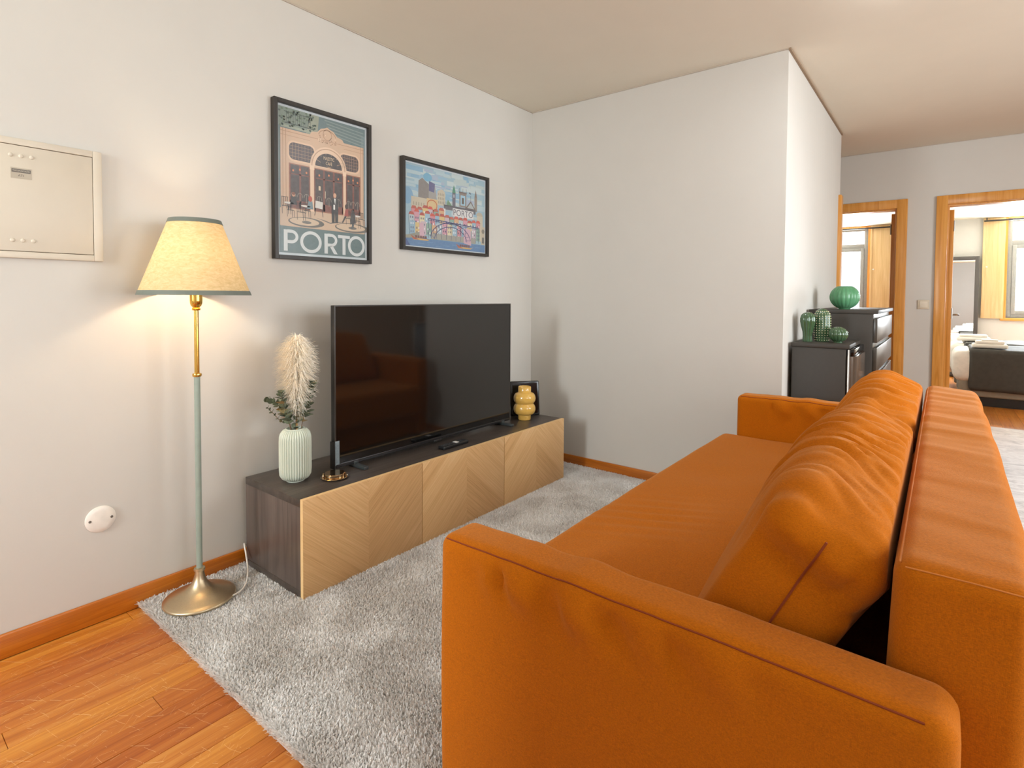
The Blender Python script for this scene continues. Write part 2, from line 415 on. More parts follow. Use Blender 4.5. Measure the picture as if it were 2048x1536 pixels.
def window(n, wx, tr_z, mull, shutter_x, rod):
    x0, x1, z0, z1 = wx; f = BM(); y0 = YW+.03; y1 = YW+.08
    for b in ((x0, x0+.055, z0, z1), (x1-.055, x1, z0, z1), (x0+.055, x1-.055, z0, z0+.055), (x0+.055, x1-.055, z1-.05, z1), (x0+.055, x1-.055, tr_z-.035, tr_z+.035)):
        box(f, b[0], b[1], y0, y1, b[2], b[3], bev=.004)
    for mx in mull: box(f, mx-.045, mx+.045, y0+.001, y1-.001, z0+.055, z1-.05, bev=.004)
    wo = struct('window_%d' % n, f, GREYPVC)
    sash = BM()
    xs = [x0+.055]+[q for mx in mull for q in (mx-.045, mx+.045)]+[x1-.055]
    for a, b in zip(xs[0::2], xs[1::2]):
        for q in ((a, a+.05, z0+.055, tr_z-.035), (b-.05, b, z0+.055, tr_z-.035), (a+.05, b-.05, z0+.055, z0+.11), (a+.05, b-.05, tr_z-.09, tr_z-.035)):
            box(sash, q[0], q[1], y0-.012, y1-.01, q[2], q[3], bev=.004)
        for (pa, pb) in ((z0+.11, tr_z-.09), (tr_z+.035, z1-.05)):
            add('pane', boxes((a+(.05 if pa < tr_z else 0), b-(.05 if pa < tr_z else 0), y0+.018, y0+.024, pa, pb)), PANE, wo, smooth=False)
    add('sash', sash, GREYPVC, wo)
    add('sill', box(BM(), x0-.06, x1+.06, YW-.035, YW+.03, z0-.04, z0, bev=.004), CASEX, wo)
    add('lining', boxes((x0-.05, x0, YW-.02, YW+.02, z0, HB-.002), (x1, x1+.05, YW-.02, YW+.02, z0, HB-.002), (x0, x1, YW-.02, YW+.02, z1, HB-.002)), CASE, wo, smooth=False)
    sx0, sx1 = shutter_x
    sh = add('shutter', box(BM(), sx0, sx1, YW-.045, YW-.021, z0-.01, HB-.004, bev=.004), PALEW, wo)
    add('shutter_stile', box(BM(), sx0, sx0+.03, YW-.051, YW-.0455, z0-.01, HB-.004, bev=.002), PALEW, sh)
    add('shutter_knob', sphere(BM(), (sx0+.05, YW-.058, 1.64), .012), WHITEP, sh)
    add('curtain_rod', tube(BM(), [(rod[0], YW-.10, HB-.05), (rod[1], YW-.10, HB-.05)], .011, 10), MATB, wo)
    add('rod_bracket', tube(BM(), [(rod[0]+.03, YW-.10, HB-.05), (rod[0]+.03, YW-.10, HB-.004)], .007, 8), MATB, wo)
    return wo
window(1, W1, 2.03, (), (1.40, 1.72), (.4, 1.75))
window(2, W2, 1.985, (3.66,), (2.785, 3.03), (2.79, 4.3))
for n, (a, b, c, d) in ((3, (.35, .97, 1.03, 2.33)),):
    f = BM()
    for q in ((a, a+.05, c, d), (b-.05, b, c, d), (a+.05, b-.05, c, c+.05), (a+.05, b-.05, d-.05, d)): box(f, q[0], q[1], YR-.08, YR-.03, q[2], q[3], bev=.004)
    if b-a > 1: box(f, (a+b)/2-.04, (a+b)/2+.04, YR-.079, YR-.031, c+.05, d-.05, bev=.004)
    wo = struct('window_%d' % n, f, GREYPVC)
    add('pane', boxes((a+.05, b-.05, YR-.058, YR-.052, c+.05, d-.05)), PANE, wo, smooth=False)
for n, y_ in ((4, -1.0), (5, 1.3)):  # unseen windows, added for the two fill lights on the right
    f = BM()
    for q in ((0, .05, .65, 2.25), (1.65, 1.70, .65, 2.25), (.05, 1.65, .65, .70), (.05, 1.65, 2.2, 2.25), (.82, .88, .7, 2.2)): box(f, XR+.03, XR+.08, y_+q[0], y_+q[1], q[2], q[3], bev=.004)
    wo = struct('window_%d' % n, f, GREYPVC)
    add('pane', boxes((XR+.052, XR+.058, y_+.05, y_+1.65, .7, 2.2)), PANE, wo, smooth=False)

# ------------------------------------------------------------------ sofa
AX0, AX1 = 1.508, 2.372; YN, YF = -.222, 2.042; AH = .664; AT = .112; SZ = .46
sofa = thing('sofa', 'wide orange linen sofa facing the television across the grey rug', 'sofa', (1.95, .91, 0))
def arm_disp(outer):
    def d(Q, N):
        x, z = Q[:, 0], Q[:, 2]; top = np.clip((z-.50)/.16, 0, 1)
        w = (vnoise(x*24+z*9, z*5, 0, 3)-.5)*.012*top*np.clip(1-np.abs(x-1.82)/.34, 0, 1)
        fold = np.exp(-((z-.615)/.03)**2)*(vnoise(x*32+z*10, 0, 0, 9)-.45)*.032*np.clip((x-1.58)/.1, 0, 1)*np.clip((2.2-x)/.2, 0, 1)
        Q = Q+N*(w+fold)[:, None]
        yc = (YN+AT/2) if outer < 0 else (YF-AT/2)
        belly = .008*np.sin(np.clip((z-.08)/.58, 0, 1)*PI)
        Q[:, 1] += np.sign(Q[:, 1]-yc)*belly*.6
        Q[:, 2] += .006*np.clip(N[:, 2], 0, 1)*(np.sin((x-AX0)/(AX1-AX0)*PI))
        return Q
    return d
na = add('arm', softbox((AX0, YN, .05), (AX1, YN+AT, AH), (.03, .028, .028), .016, arm_disp(-1)), ORANGE, sofa)
fa = add('arm', softbox((AX0, YF-AT, .05), (AX1, YF, AH), (.03, .028, .028), .02, arm_disp(1)), ORANGE, sofa)
for arm, ys, k_ in ((na, YN, -1), (fa, YF-AT, 1)):
    xs_ = np.linspace(AX0+.02, AX1-.035, 90)
    Q = np.stack([xs_, np.full(90, ys+.0082), np.full(90, AH-.0082)], 1); N = np.tile(np.array([0, -.7071, .7071]), (90, 1))
    Q = arm_disp(k_)(Q, N)+N*.0003
    add('seam', tube(BM(), [tuple(q) for q in Q], .0016, 5), SEAM, arm)
def seat_disp(Q, N):
    x, y, z = Q.T; up = np.clip(N[:, 2], 0, 1)
    b = .012*np.sin(np.clip((y-.0)/1.95, 0, 1)*PI)
    cr = np.exp(-((y-.62-(x-1.62)*.4)/.16)**2)*np.exp(-((x-1.62)/.14)**2)*np.sin((y-x*.5)*95)*.0055
    lo = (vnoise(x*6, y*6, 0, 5)-.5)*.006
    Q = Q.copy(); Q[:, 2] += up*(b*.4+cr+lo); return Q
add('seat', softbox((1.437, YN+AT+.004, .24), (2.29, YF-AT-.004, SZ), .038, .02, seat_disp), ORANGE, sofa)
add('seat_base', box(BM(), 1.52, 2.33, YN+AT+.004, YF-AT-.004, .06, .235, bev=.01), ORANGE, sofa)
def bol_disp(Q, N):
    x, y, z = Q.T; up = np.clip(N[:, 2], 0, 1); Q = Q.copy()
    w = (vnoise(y*16+x*7, x*5, 0, 21)-.5)*.007*np.clip((y+.1)/.5, .25, 1)+(vnoise(y*40+x*14, x*9, 0, 4)-.5)*.003
    Q[:, 2] += up*w
    Q[:, 0] += np.clip(N[:, 0], 0, 1)*((vnoise(y*5, z*5, 0, 8)-.5)*.016)+.012*np.clip((z-.6)/.2, 0, 1)*np.clip((y+.1)/.8, 0, 1)*np.sign(N[:, 0])*(N[:, 0] > 0)
    Q[:, 0] -= (Q[:, 2] < .8)*.04*np.clip(.8-Q[:, 2], 0, .3)*1.0
    far = np.clip((y-1.55)/.4, 0, 1)**2
    Q[:, 2] -= far*.022*np.clip((x-2.33)/.14, 0, 1)*(z > .5)
    return Q
bk = add('backrest', softbox((2.296, -.108, .09), (2.452, 1.90, .803), (.026, .035, .026), .017, bol_disp), ORANGE, sofa)
ys_ = np.linspace(-.085, 1.87, 150)
Q = np.stack([np.full(150, 2.3036), ys_, np.full(150, .7954)], 1); N = np.tile(np.array([-.7071, 0, .7071]), (150, 1))
add('seam', tube(BM(), [tuple(q) for q in bol_disp(Q, N)+N*.0004], .0014, 5), SEAMP, bk)
xs_ = np.linspace(2.31, 2.44, 30)
Q = np.stack([xs_, np.full(30, -.108+.035*.2929), np.full(30, .803-.026*.2929)], 1); N = np.tile(np.array([0, -.7071, .7071]), (30, 1))
add('seam', tube(BM(), [tuple(q) for q in bol_disp(Q, N)+N*.0004], .0012, 5), SEAMP, bk)
for fx, fy in ((1.56, -.16), (2.28, -.16), (1.56, 1.98), (2.28, 1.98)):
    add('foot', lathe(BM(), [(.022, 0), (.028, .035)], 12, (fx, fy, .03 if fx < 2 else 0)) if fx < 2 else lathe(BM(), [(.022, 0), (.028, .065)], 12, (fx, fy, 0)), MATB, sofa)

def cushion(y0, y1, seed, label):
    hw = (y1-y0)/2; hh = .222; ht = .086; yc = (y0+y1)/2; tilt = math.radians(27)
    cx, cz = 2.125, .640
    def d(Q, N):
        x, y, z = Q.T.copy(); Y = y/hw; Z = z/hh
        puff = (1-np.abs(Y)**3)*(1-np.abs(Z)**2.4)
        sx = np.sign(x)*np.minimum(np.abs(x)/ht, 1)
        x = x+sx*(.036*puff)
        # folds gathered over the upper half, running front to back across the top
        top = np.clip((Z+.05)/.75, 0, 1); top = top*top*(3-2*top)
        arc = x*1.0-z*.6
        warp = (vnoise(y*3.1+seed, arc*5, 0, seed)-.5)*1.6+(vnoise(y*7.3, arc*9+seed, 0, seed+2)-.5)*.7
        sg = np.sin(seed*3)
        f1 = np.abs(np.sin(PI*(y*8.5+arc*2.2*sg+warp)))**.7
        f2 = np.abs(np.sin(PI*(y*17-arc*5*sg+warp*1.7+.3)))**.75
        f3 = np.abs(np.sin(PI*(y*29+arc*9*sg+warp*2.6+.7)))**.8
        gate = vnoise(y*6, arc*7, 0, seed+7); gate2 = vnoise(y*11, arc*8, 0, seed+9)
        amp = (.014*f1*(.4+gate)+.010*f2*gate2*1.5+.0045*f3*gate*1.5)*top*(1-.5*np.clip((np.abs(Y)-.9)/.1, 0, 1))
        lowamp = (vnoise(y*5, z*5, x*3, seed+5)-.5)*.012
        q = np.stack([x, y, z], 1)+N*((amp-.012*top)+lowamp)[:, None]
        # the fabric bags over the end panels
        endf = np.clip((np.abs(Y)-.90)/.10, 0, 1)
        q[:, 1] += np.sign(Y)*endf*(.014*np.clip((Z-.62)/.2, 0, 1)-.012*np.exp(-((Z-.52)/.13)**2)*np.clip(1-np.abs(x)/.12, 0, 1))
        # slumped corners, pinched top ends
        q[:, 2] -= .030*np.clip((np.abs(Y)-.72)/.28, 0, 1)**2*np.clip(Z, 0, 1)
        q[:, 2] += .018*(1-Y**2)*np.clip(Z, 0, 1)
        q[:, 1] *= 1-.03*np.clip(Z, 0, 1)
        c, s = math.cos(tilt), math.sin(tilt)
        X = q[:, 0]*c+q[:, 2]*s; Zz = -q[:, 0]*s+q[:, 2]*c
        X = np.minimum(X+cx, 2.287)   # rests against the backrest
        Zz = np.maximum(Zz+cz, SZ+.013)       # sits on the seat
        return np.stack([X, q[:, 1]+yc, Zz], 1)
    me = softbox((-ht, -hw, -hh), (ht, hw, hh), (.05, .03, .05), .0075, d)
    c = thing('back_cushion', label, 'cushion', (cx, yc, SZ), group='loose back cushions on the orange sofa')
    pad = add('pad', me, ORANGE, c)
    zz = np.linspace(-hh*.95, hh-.012, 40)
    Q = np.stack([np.full(40, .006), np.full(40, -hw), zz], 1); N = np.tile(np.array([0., -1, 0]), (40, 1))
    add('seam', tube(BM(), [tuple(q_) for q_ in d(Q, N)+N*.0006], .0020, 5), SEAM, c)
    return c
cushion(-.098, .888, 1.7, 'plump creased orange back cushion nearest the camera, with seamed end panel')
cushion(.916, 1.895, 4.3, 'creased orange back cushion beside the far sofa arm, below the dark cabinets')

# ------------------------------------------------------------------ rug and pale strip
def rug(name, label, x0, x1, y0, y1, zt, sp, c1, c2, holes, seed, wiggle=.006):
    t = thing(name, label, 'rug', ((x0+x1)/2, (y0+y1)/2, 0))
    BACK = plain(name+'_backing', c1, .95)
    add('backing', box(BM(), x0+.004, x1-.004, y0+.006, y1-.004, .0005, zt*.5, bev=.003), BACK, t)
    nx, ny = int((x1-x0)/sp), int((y1-y0)/sp)
    gx, gy = np.meshgrid(np.linspace(x0, x1, nx), np.linspace(y0, y1, ny)); X = gx.ravel(); Y = gy.ravel()
    X = X+RNG.normal(0, sp*.4, X.size); Y = Y+RNG.normal(0, sp*.4, X.size)
    keep = (X > x0) & (X < x1) & (Y < y1) & (Y > y0+wiggle*(vnoise(X*40, 0, 0, 3)-.2))
    for (a, b, c, d) in holes: keep &= ~((X > a) & (X < b) & (Y > c) & (Y < d))
    X, Y = X[keep], Y[keep]; n = X.size
    X = np.repeat(X, 2); Y = np.repeat(Y, 2); m = X.size
    fx = (vnoise(X*5, Y*5, 0, seed)-.5)*2+(vnoise(X*13, Y*13, 0, seed+1)-.5)*1.2; fy = (vnoise(X*5+9, Y*5, 0, seed+2)-.5)*2+(vnoise(X*13, Y*13+5, 0, seed+3)-.5)*1.2
    az = RNG.uniform(0, 2*PI, m); ln = RNG.uniform(.3, .9, m)
    h = zt*RNG.uniform(.82, 1.04, m)
    edge = np.clip((Y-y0)/.03, 0, 1); outw = (1-edge)*-.012
    lx = (fx*.35+np.cos(az)*ln*1.3)*.006; ly = (fy*.35+np.sin(az)*ln*1.3)*.006+outw
    wv = np.stack([-np.sin(az), np.cos(az)], 1)*(.0019*RNG.uniform(.7, 1.3, m))[:, None]
    b0 = np.stack([X, Y, np.full(m, zt*.35)], 1); mid = b0+np.stack([lx*.35, ly*.35, h*.45], 1); tip = b0+np.stack([lx, ly, h-zt*.35], 1)
    W3 = np.concatenate([wv, np.zeros((m, 1))], 1)
    V = np.stack([b0-W3, b0+W3, mid+W3*1.1, mid-W3*1.1, tip+W3*.5, tip-W3*.5], 1).reshape(-1, 3)
    i = np.arange(m)[:, None]*6
    Fq = np.concatenate([i+np.array([[0, 1, 2, 3]]), i+np.array([[3, 2, 4, 5]])], 1).reshape(-1, 4)
    me = bpy.data.meshes.new('pile'); me.vertices.add(V.shape[0]); me.vertices.foreach_set('co', V.ravel())
    me.loops.add(Fq.size); me.loops.foreach_set('vertex_index', Fq.ravel().astype(np.int32))
    me.polygons.add(Fq.shape[0]); me.polygons.foreach_set('loop_start', np.arange(0, Fq.size, 4, dtype=np.int32))
    me.update(calc_edges=True)
    a = me.attributes.new('shade', 'FLOAT', 'POINT'); nap_shade = np.clip(.5+(vnoise(X*7, Y*7, 0, seed+11)-.5)*1.5+(vnoise(X*17, Y*17, 0, seed+12)-.5)*.9, 0, 1); sh = np.repeat(np.clip(nap_shade*.62+RNG.uniform(0, .38, m), 0, 1), 6); a.data.foreach_set('value', sh.astype(np.float32))  # shading of the brushed pile put into blade colour, plus random tone
    tm = NT(name+'_pile'); at = tm.n('Attribute', attribute_name='shade')
    tm.set(tm.ramp(at.outputs['Fac'], [(0, lin(c1)), (.5, lin(tuple((p+q)/2 for p, q in zip(c1, c2)))), (1, lin(c2))]), .85, Sheen_Weight=.25)
    tl = tm.n('BsdfTranslucent'); tl.inputs[0].default_value = (*lin(c2), 1); mx = tm.n('MixShader'); mx.inputs[0].default_value = .35
    tm.l(tm.b.outputs[0], mx.inputs[1]); tm.l(tl.outputs[0], mx.inputs[2]); tm.l(mx.outputs[0], tm.out.inputs[0])
    o = add('pile', me, tm.m, t, smooth=False); o['kind'] = 'stuff'
    return t
RUGZ = .029
rug('area_rug', 'thick pale grey shaggy rug under the television bench and floor lamp', .016, 1.98, -.315, YB-.016, RUGZ, .0045, (214, 209, 203), (255, 254, 252), ((.06, .46, .10, 1.86), (1.56, 3, -.2, 3)), 3)

# pale flat strip on the floor behind the sofa
t = NT('pale_floor_strip'); v = t.coord('World'); a = t.noise(v, 7, 6, .7, 1.5); b = t.noise(t.coord('World', (4, 30, 1)), 1, 4, .7)
f_ = t.math('ADD', t.math('MULTIPLY', a, .6), t.math('MULTIPLY', b, .4))
t.set(t.ramp(f_, [(.3, lin((150, 140, 136))), (.5, lin((206, 196, 190))), (.66, lin((228, 222, 216)))]), .8); t.bump(b, .2, .003)
o = add('pale_floor_strip', box(BM(), 2.47, 3.06, -1.0, 5.57, .0005, .009, bev=.003), t.m, origin=(2.76, 2.3, 0))
tag(o, 'pale flat greyish strip on the wooden floor behind the orange sofa', 'rug')

# ------------------------------------------------------------------ television bench
BX0, BX1, BY0, BY1, BZ0, BZ1 = .040, .461, .076, 1.876, .02, .40
bench = thing('television_bench', 'long low dark wooden television bench with three chevron oak doors', 'bench', (.25, .976, BZ0))
add('top_panel', box(BM(), BX0, BX1, BY0, BY1, BZ1-.030, BZ1, bev=.0015), DARKWY, bench)
add('bottom_panel', box(BM(), BX0, BX1, BY0, BY1, BZ0, BZ0+.030, bev=.0015), DARKWY, bench)
for y in (BY0+.0008, BY1-.0188): add('side_panel', box(BM(), BX0+.001, BX1-.0008, y, y+.018, BZ0+.030, BZ1-.030, bev=.001), DARKW, bench)
for y in (BY0+.591, BY0+1.191): add('divider', box(BM(), BX0+.02, BX1-.006, y, y+.018, BZ0+.03, BZ1-.03), DARKW, bench)
add('back_panel', box(BM(), BX0+.004, BX0+.010, BY0+.02, BY1-.02, BZ0+.03, BZ1-.03), DARKW, bench)
for k in range(3):
    y0 = BY0+.6*k+.0018; y1 = BY0+.6*(k+1)-.0018
    dr = add('door', box(BM(), BX1+.001, BX1+.0185, y0, y1, BZ0+.001, BZ1+.001, bev=.0012), CHEV_V if k == 0 else CHEV_A, bench, origin=(BX1+.009, (y0+y1)/2, (BZ0+BZ1)/2))
    eb = BM()
    box(eb, BX1+.0008, BX1+.0172, y0-.0004, y1+.0004, BZ1+.0006, BZ1+.0018); box(eb, BX1+.0008, BX1+.0172, y0-.0006, y0+.0004, BZ0+.002, BZ1)
    add('edge_band', eb, OAKEDGE, dr, smooth=False)

# ------------------------------------------------------------------ television
tv = thing('television', 'large flat black television with glossy screen standing on the bench', 'television', (.28, .96, BZ1))
TY0, TY1, TZ0, TZ1, TX = .347, 1.572, .417, 1.127, .283
b = add('cabinet', box(BM(), TX-.028, TX-.002, TY0, TY1, TZ0, TZ1, bev=.003), MATB, tv)
add('rear_housing', box(BM(), TX-.070, TX-.028, TY0+.12, TY1-.12, TZ0+.02, TZ0+.45, bev=.012), MATB, tv)
scr = NT('screen_glass'); scr.set((.006, .006, .006), .07, IOR=1.75); scr.b.inputs['Base Color'].default_value = (.0055, .0052, .005, 1)
add('screen', box(BM(), TX-.002, TX-.0005, TY0+.006, TY1-.006, TZ0+.016, TZ1-.005), scr.m, tv)
fr = BM()
box(fr, TX-.002, TX+.001, TY0, TY0+.006, TZ0, TZ1); box(fr, TX-.002, TX+.001, TY1-.006, TY1, TZ0, TZ1); box(fr, TX-.002, TX+.001, TY0+.006, TY1-.006, TZ1-.005, TZ1)
add('bezel', fr, plain('bezel_grey', (58, 54, 50), .3), tv, smooth=False)
ch = add('chin', box(BM(), TX-.002, TX+.004, TY0+.006, TY1-.006, TZ0, TZ0+.016, bev=.002), plain('chin_black', (38, 37, 38), .25), tv)
add('logo_bump', box(BM(), TX+.003, TX+.009, .93, .985, TZ0-.006, TZ0+.006, bev=.003), MATB, ch)
for fy in (.455, 1.50):
    fb = BM(); box(fb, TX-.09, TX+.078, fy-.012, fy+.012, BZ1, BZ1+.015, bev=.003); box(fb, TX-.035, TX+.005, fy-.014, fy+.014, BZ1+.012, TZ0+.01, bev=.003)
    add('foot', fb, plain('foot_grey', (56, 60, 60), .35), tv)
add('edge_guard', box(BM(), TX-.030, TX+.004, TY0-.004, TY0-.0003, TZ0-.004, TZ0+.115, bev=.0015), MATB, tv)
add('sticker', box(BM(), TX+.0012, TX+.0022, TY0+.001, TY0+.022, TZ0+.012, TZ0+.118, bev=.0004), plain('sticker_blue_grey', (132, 146, 152), .3, var=.2, scale=90), tv, label='pale blue grey strip sticker')

# ------------------------------------------------------------------ things on the bench
v = thing('ribbed_vase', 'pale sage green ribbed ceramic vase holding dried plumes', 'vase', (.243, .186, BZ1))
vc = (.243, .186, BZ1)
prof = [(.034, 0), (.036, .006), (.040, .007), (.052, .014), (.0595, .028), (.061, .05), (.061, .10), (.061, .165), (.060, .185), (.056, .200), (.048, .211), (.040, .216), (.036, .219), (.034, .219), (.033, .21), (.045, .19), (.05, .1), (.03, .02)]
SAGEC = plain('sage_ceramic', (204, 212, 196), .22, var=.03, scale=15)
add('body', lathe(BM(), prof[2:11]+[(.040, .216)], 456, vc, rib=38, amp=.045, closed=False, ribpow=.55), SAGEC, v, angle=60)
add('foot_ring', lathe(BM(), [(.033, 0), (.036, .0015), (.036, .006), (.041, .0075)], 48, vc), SAGEC, v)
add('lip', lathe(BM(), [(.040, .2155), (.037, .2195), (.034, .2195), (.033, .21), (.046, .19), (.048, .05), (.01, .02)], 64, vc, closed=False), SAGEC, v)
# pampas plume
pp = thing('pampas_grass', 'fluffy cream pampas plume standing in the sage vase', 'dried flower', (.243, .186, BZ1+.03))
stem = smooth_path([(.243, .19, BZ1+.03), (.244, .193, .62), (.240, .197, .70), (.236, .198, .85), (.232, .200, .98)], 5)
add('stem', tube(BM(), stem[:14], .003, 6), plain('dry_stem', (206, 160, 96), .7), pp)
ns = 5200; Vs = []; Fs = []
for k in range(ns):
    tz = RNG.uniform(0, 1); z0 = .665+tz*.31; side = RNG.uniform(0, 2*PI)
    cxp = .241-.010*tz; cyp = .195+.006*tz
    rad = (.066+.022*math.sin(tz*PI*.9))*RNG.uniform(.5, 1.1)*(1 if tz < .9 else 1-(tz-.9)*4.5)*(.55+.45*min(1, tz*3))
    dirx, diry = math.cos(side), math.sin(side); L = rad; rise = RNG.uniform(.01, .055)*(1 if tz < .8 else .8); drop = RNG.uniform(.0, .035)
    p = []
    for s in np.linspace(0, 1, 6):
        p.append((cxp+dirx*L*s, cyp+diry*L*s, z0+rise*math.sin(min(1, s*1.25)*PI*.62)-drop*s*s*s+.004*RNG.normal()*s))
    w = .0009; ox, oy = -diry*w, dirx*w; b0 = len(Vs)
    for j, q in enumerate(p):
        sc_ = 1-.7*j/5
        Vs += [(q[0]-ox*sc_, q[1]-oy*sc_, q[2]-w*.6*sc_), (q[0]+ox*sc_, q[1]+oy*sc_, q[2]+w*.6*sc_)]
    for j in range(5): Fs.append((b0+2*j, b0+2*j+1, b0+2*j+3, b0+2*j+2))
me = bpy.data.meshes.new('plume'); me.from_pydata(Vs, [], Fs)
pm = NT('plume_fibre'); n_ = pm.noise(pm.coord('Object'), 60, 2); pm.set(pm.ramp(n_, [(.3, lin((246, 236, 216))), (.7, lin((255, 252, 244)))]), .8)
tl = pm.n('BsdfTranslucent'); tl.inputs[0].default_value = (*lin((250, 232, 200)), 1); mx = pm.n('MixShader'); mx.inputs[0].default_value = .25
pm.l(pm.b.outputs[0], mx.inputs[1]); pm.l(tl.outputs[0], mx.inputs[2]); pm.l(mx.outputs[0], pm.out.inputs[0])
o = add('plume', me, pm.m, pp, smooth=False); o['kind'] = 'stuff'
# eucalyptus
leaf_bm = BM(); lv = []
ring = [leaf_bm.verts.new((.5+.5*math.cos(a)*(1.0), .42*math.sin(a), .10*math.sin(a)**2+.06*math.cos(a))) for a in np.linspace(0, 2*PI, 11)[:-1]]
cv = leaf_bm.verts.new((.5, 0, 0))
for i in range(10): leaf_bm.faces.new((cv, ring[i], ring[(i+1) % 10]))
leaf_me = bpy.data.meshes.new('leaf'); leaf_bm.to_mesh(leaf_me); leaf_bm.free()
lt = NT('eucalyptus_leaf'); r_ = lt.n('ObjectInfo').outputs['Random']
lt.set(lt.ramp(r_, [(0, lin((84, 92, 70))), (.45, lin((116, 128, 104))), (.8, lin((158, 168, 142))), (1, lin((168, 138, 84)))]), .6); leaf_me.materials.append(lt.m); finish(leaf_me, True)
STEMM = plain('eucalyptus_stem', (120, 92, 62), .7)
def sprig(label, pts, n, size, yellow=False):
    t = thing('eucalyptus_sprig', label, 'sprig', pts[0], group='eucalyptus sprigs in the sage vase')
    path = smooth_path(pts, 8); add('stem', tube(BM(), path, .0013, 5), STEMM, t)
    base = Vector(pts[0]); N = len(path)
    for k in range(n):
        s = .34+.66*(k//2)/max(1, (n-1)//2); i = min(N-2, int(s*(N-1))); p = path[i]; d = (path[i+1]-path[i]).normalized()
        a = random.uniform(-.4, .4)+(PI if k % 2 else 0)+(k//2)*1.57
        side = Vector((math.cos(a), math.sin(a), .35)); side = (side-d*side.dot(d)).normalized()
        xax = (side+d*.45).normalized(); zax = (d-xax*d.dot(xax)).normalized(); yax = zax.cross(xax)
        sz = size*(1.1-.45*s)*random.uniform(.8, 1.2)
        o = bpy.data.objects.new('leaf', leaf_me); COL.objects.link(o); o.parent = t
        M = Matrix(((xax.x, yax.x, zax.x, 0), (xax.y, yax.y, zax.y, 0), (xax.z, yax.z, zax.z, 0), (0, 0, 0, 1)))
        o.matrix_local = Matrix.Translation(p-base) @ M @ Matrix.Diagonal((sz, sz, sz, 1))
    return t
vb = (.243, .186, BZ1+.05)
RX, RY = -0.786*-1, .618   # camera right on the floor is (.786, .618)
def vp(right, z, back=0):  # point near the vase: metres to the camera's right, height
    return (.243+.786*right-.618*back, .186+.618*right+.786*back, z)
sprig('tall eucalyptus sprig leaning right towards the television', [vb, vp(.025, .62), vp(.045, .70, .01), vp(.060, .775, .01), vp(.070, .815, .01)], 34, .036)
sprig('eucalyptus sprig leaning left with browned leaves in the vase', [vb, vp(-.02, .62), vp(-.05, .69), vp(-.085, .725), vp(-.118, .735)], 34, .032)
sprig('thin drooping eucalyptus sprig furthest left of the vase', [vb, vp(-.025, .62, .02), vp(-.065, .640, .02), vp(-.10, .675, .02), vp(-.125, .70, .02)], 16, .018)
sprig('short leafy eucalyptus sprig in front of the cream plume', [vb, vp(-.012, .62, -.02), vp(-.025, .68, -.025), vp(-.04, .74, -.03), vp(-.045, .775, -.03)], 28, .040)
sprig('small eucalyptus sprig right against the plume stem', [vb, vp(.006, .62, -.01), vp(.012, .68, -.015), vp(.018, .745, -.02)], 16, .030)

yv = thing('bubble_vase', 'glossy mustard yellow vase with two round bulges', 'vase', (.297, 1.70, BZ1))
pr = [(.038, 0), (.0405, .004), (.0405, .030), (.0415, .034)]
for c_z in (.068, .134):
    for a in np.linspace(-62, 62, 13): pr.append((.043+.026*math.cos(math.radians(a)), c_z+.036*math.sin(math.radians(a))))
pr += [(.0405, .172), (.0405, .205), (.0385, .207), (.0365, .205), (.036, .170), (.05, .135), (.036, .1), (.05, .066), (.02, .01)]
add('body', lathe(BM(), pr, 64, (.297, 1.70, BZ1)), plain('mustard_glaze', (222, 176, 88), .12, var=.03, Coat_Weight=.4), yv, angle=60)

pf = thing('photo_frame', 'glossy black photo frame leaning behind the yellow vase', 'frame', (.238, 1.79, BZ1), math.radians(52.6))
Rx = Matrix.Rotation(math.radians(-7), 4, 'X')
add('border', box(BM(), -.098, .098, 0, .016, 0, .222, bev=.007, seg=3, m=Rx), plain('frame_gloss', (24, 24, 25), .18), pf, local=True)
add('glass_front', box(BM(), -.083, .083, -.0012, 0, .014, .208, m=Rx), GLOSSB, pf, local=True)
add('stand', box(BM(), -.02, .02, .05, .056, .0, .15, bev=.002, m=Matrix.Rotation(math.radians(9), 4, 'X')), MATB, pf, local=True)

at_ = thing('ashtray', 'round polished bronze ashtray at the near end of the bench', 'ashtray', (.343, .305, BZ1))
BRONZE = plain('polished_bronze', (196, 168, 132), .1, 1)
add('plate', lathe(BM(), [(.030, 0), (.050, .003), (.056, .007), (.0545, .0085), (.046, .006), (.042, .0055)], 56, (.343, .305, BZ1)), BRONZE, at_)
add('drum', lathe(BM(), [(.043, .006), (.043, .021), (.0415, .0225), (.01, .0222)], 56, (.343, .305, BZ1)), BRONZE, at_)
for a in (-2.0, .55):
    M = Matrix.Translation((.343+.045*math.cos(a), .305+.045*math.sin(a), BZ1+.006)) @ Matrix.Rotation(a, 4, 'Z')
    bm = BM(); pts = [M @ Vector((.003*math.cos(q), .009*math.cos(q), .019*math.sin(q))) for q in np.linspace(0, PI, 10)]
    tube(bm, pts, .003, 8); add('cigarette_rest', bm, BRONZE, at_)

rm = thing('remote_control', 'slim black remote control lying on the bench before the television', 'remote', (.385, .978, BZ1), math.radians(1))
add('shell', box(BM(), -.0215, .0215, -.092, .092, 0, .017, bev=.005, seg=3), plain('remote_black', (26, 28, 30), .3), rm, local=True)
BT = plain('button_grey', (70, 72, 74), .4)
for r in range(9):
    for c in range(3):
        if r == 5: continue
        add('button', box(BM(), -.013+c*.0105-.0032, -.013+c*.0105+.0037, -.083+r*.0175, -.083+r*.0175+.008, .0166, .0184, bev=.001, seg=1), BT, rm, local=True)
add('label_sticker', box(BM(), -.014, .014, .006, .026, .0168, .0186), plain('label_white', (226, 226, 222), .5), rm, local=True, label='white paper label')

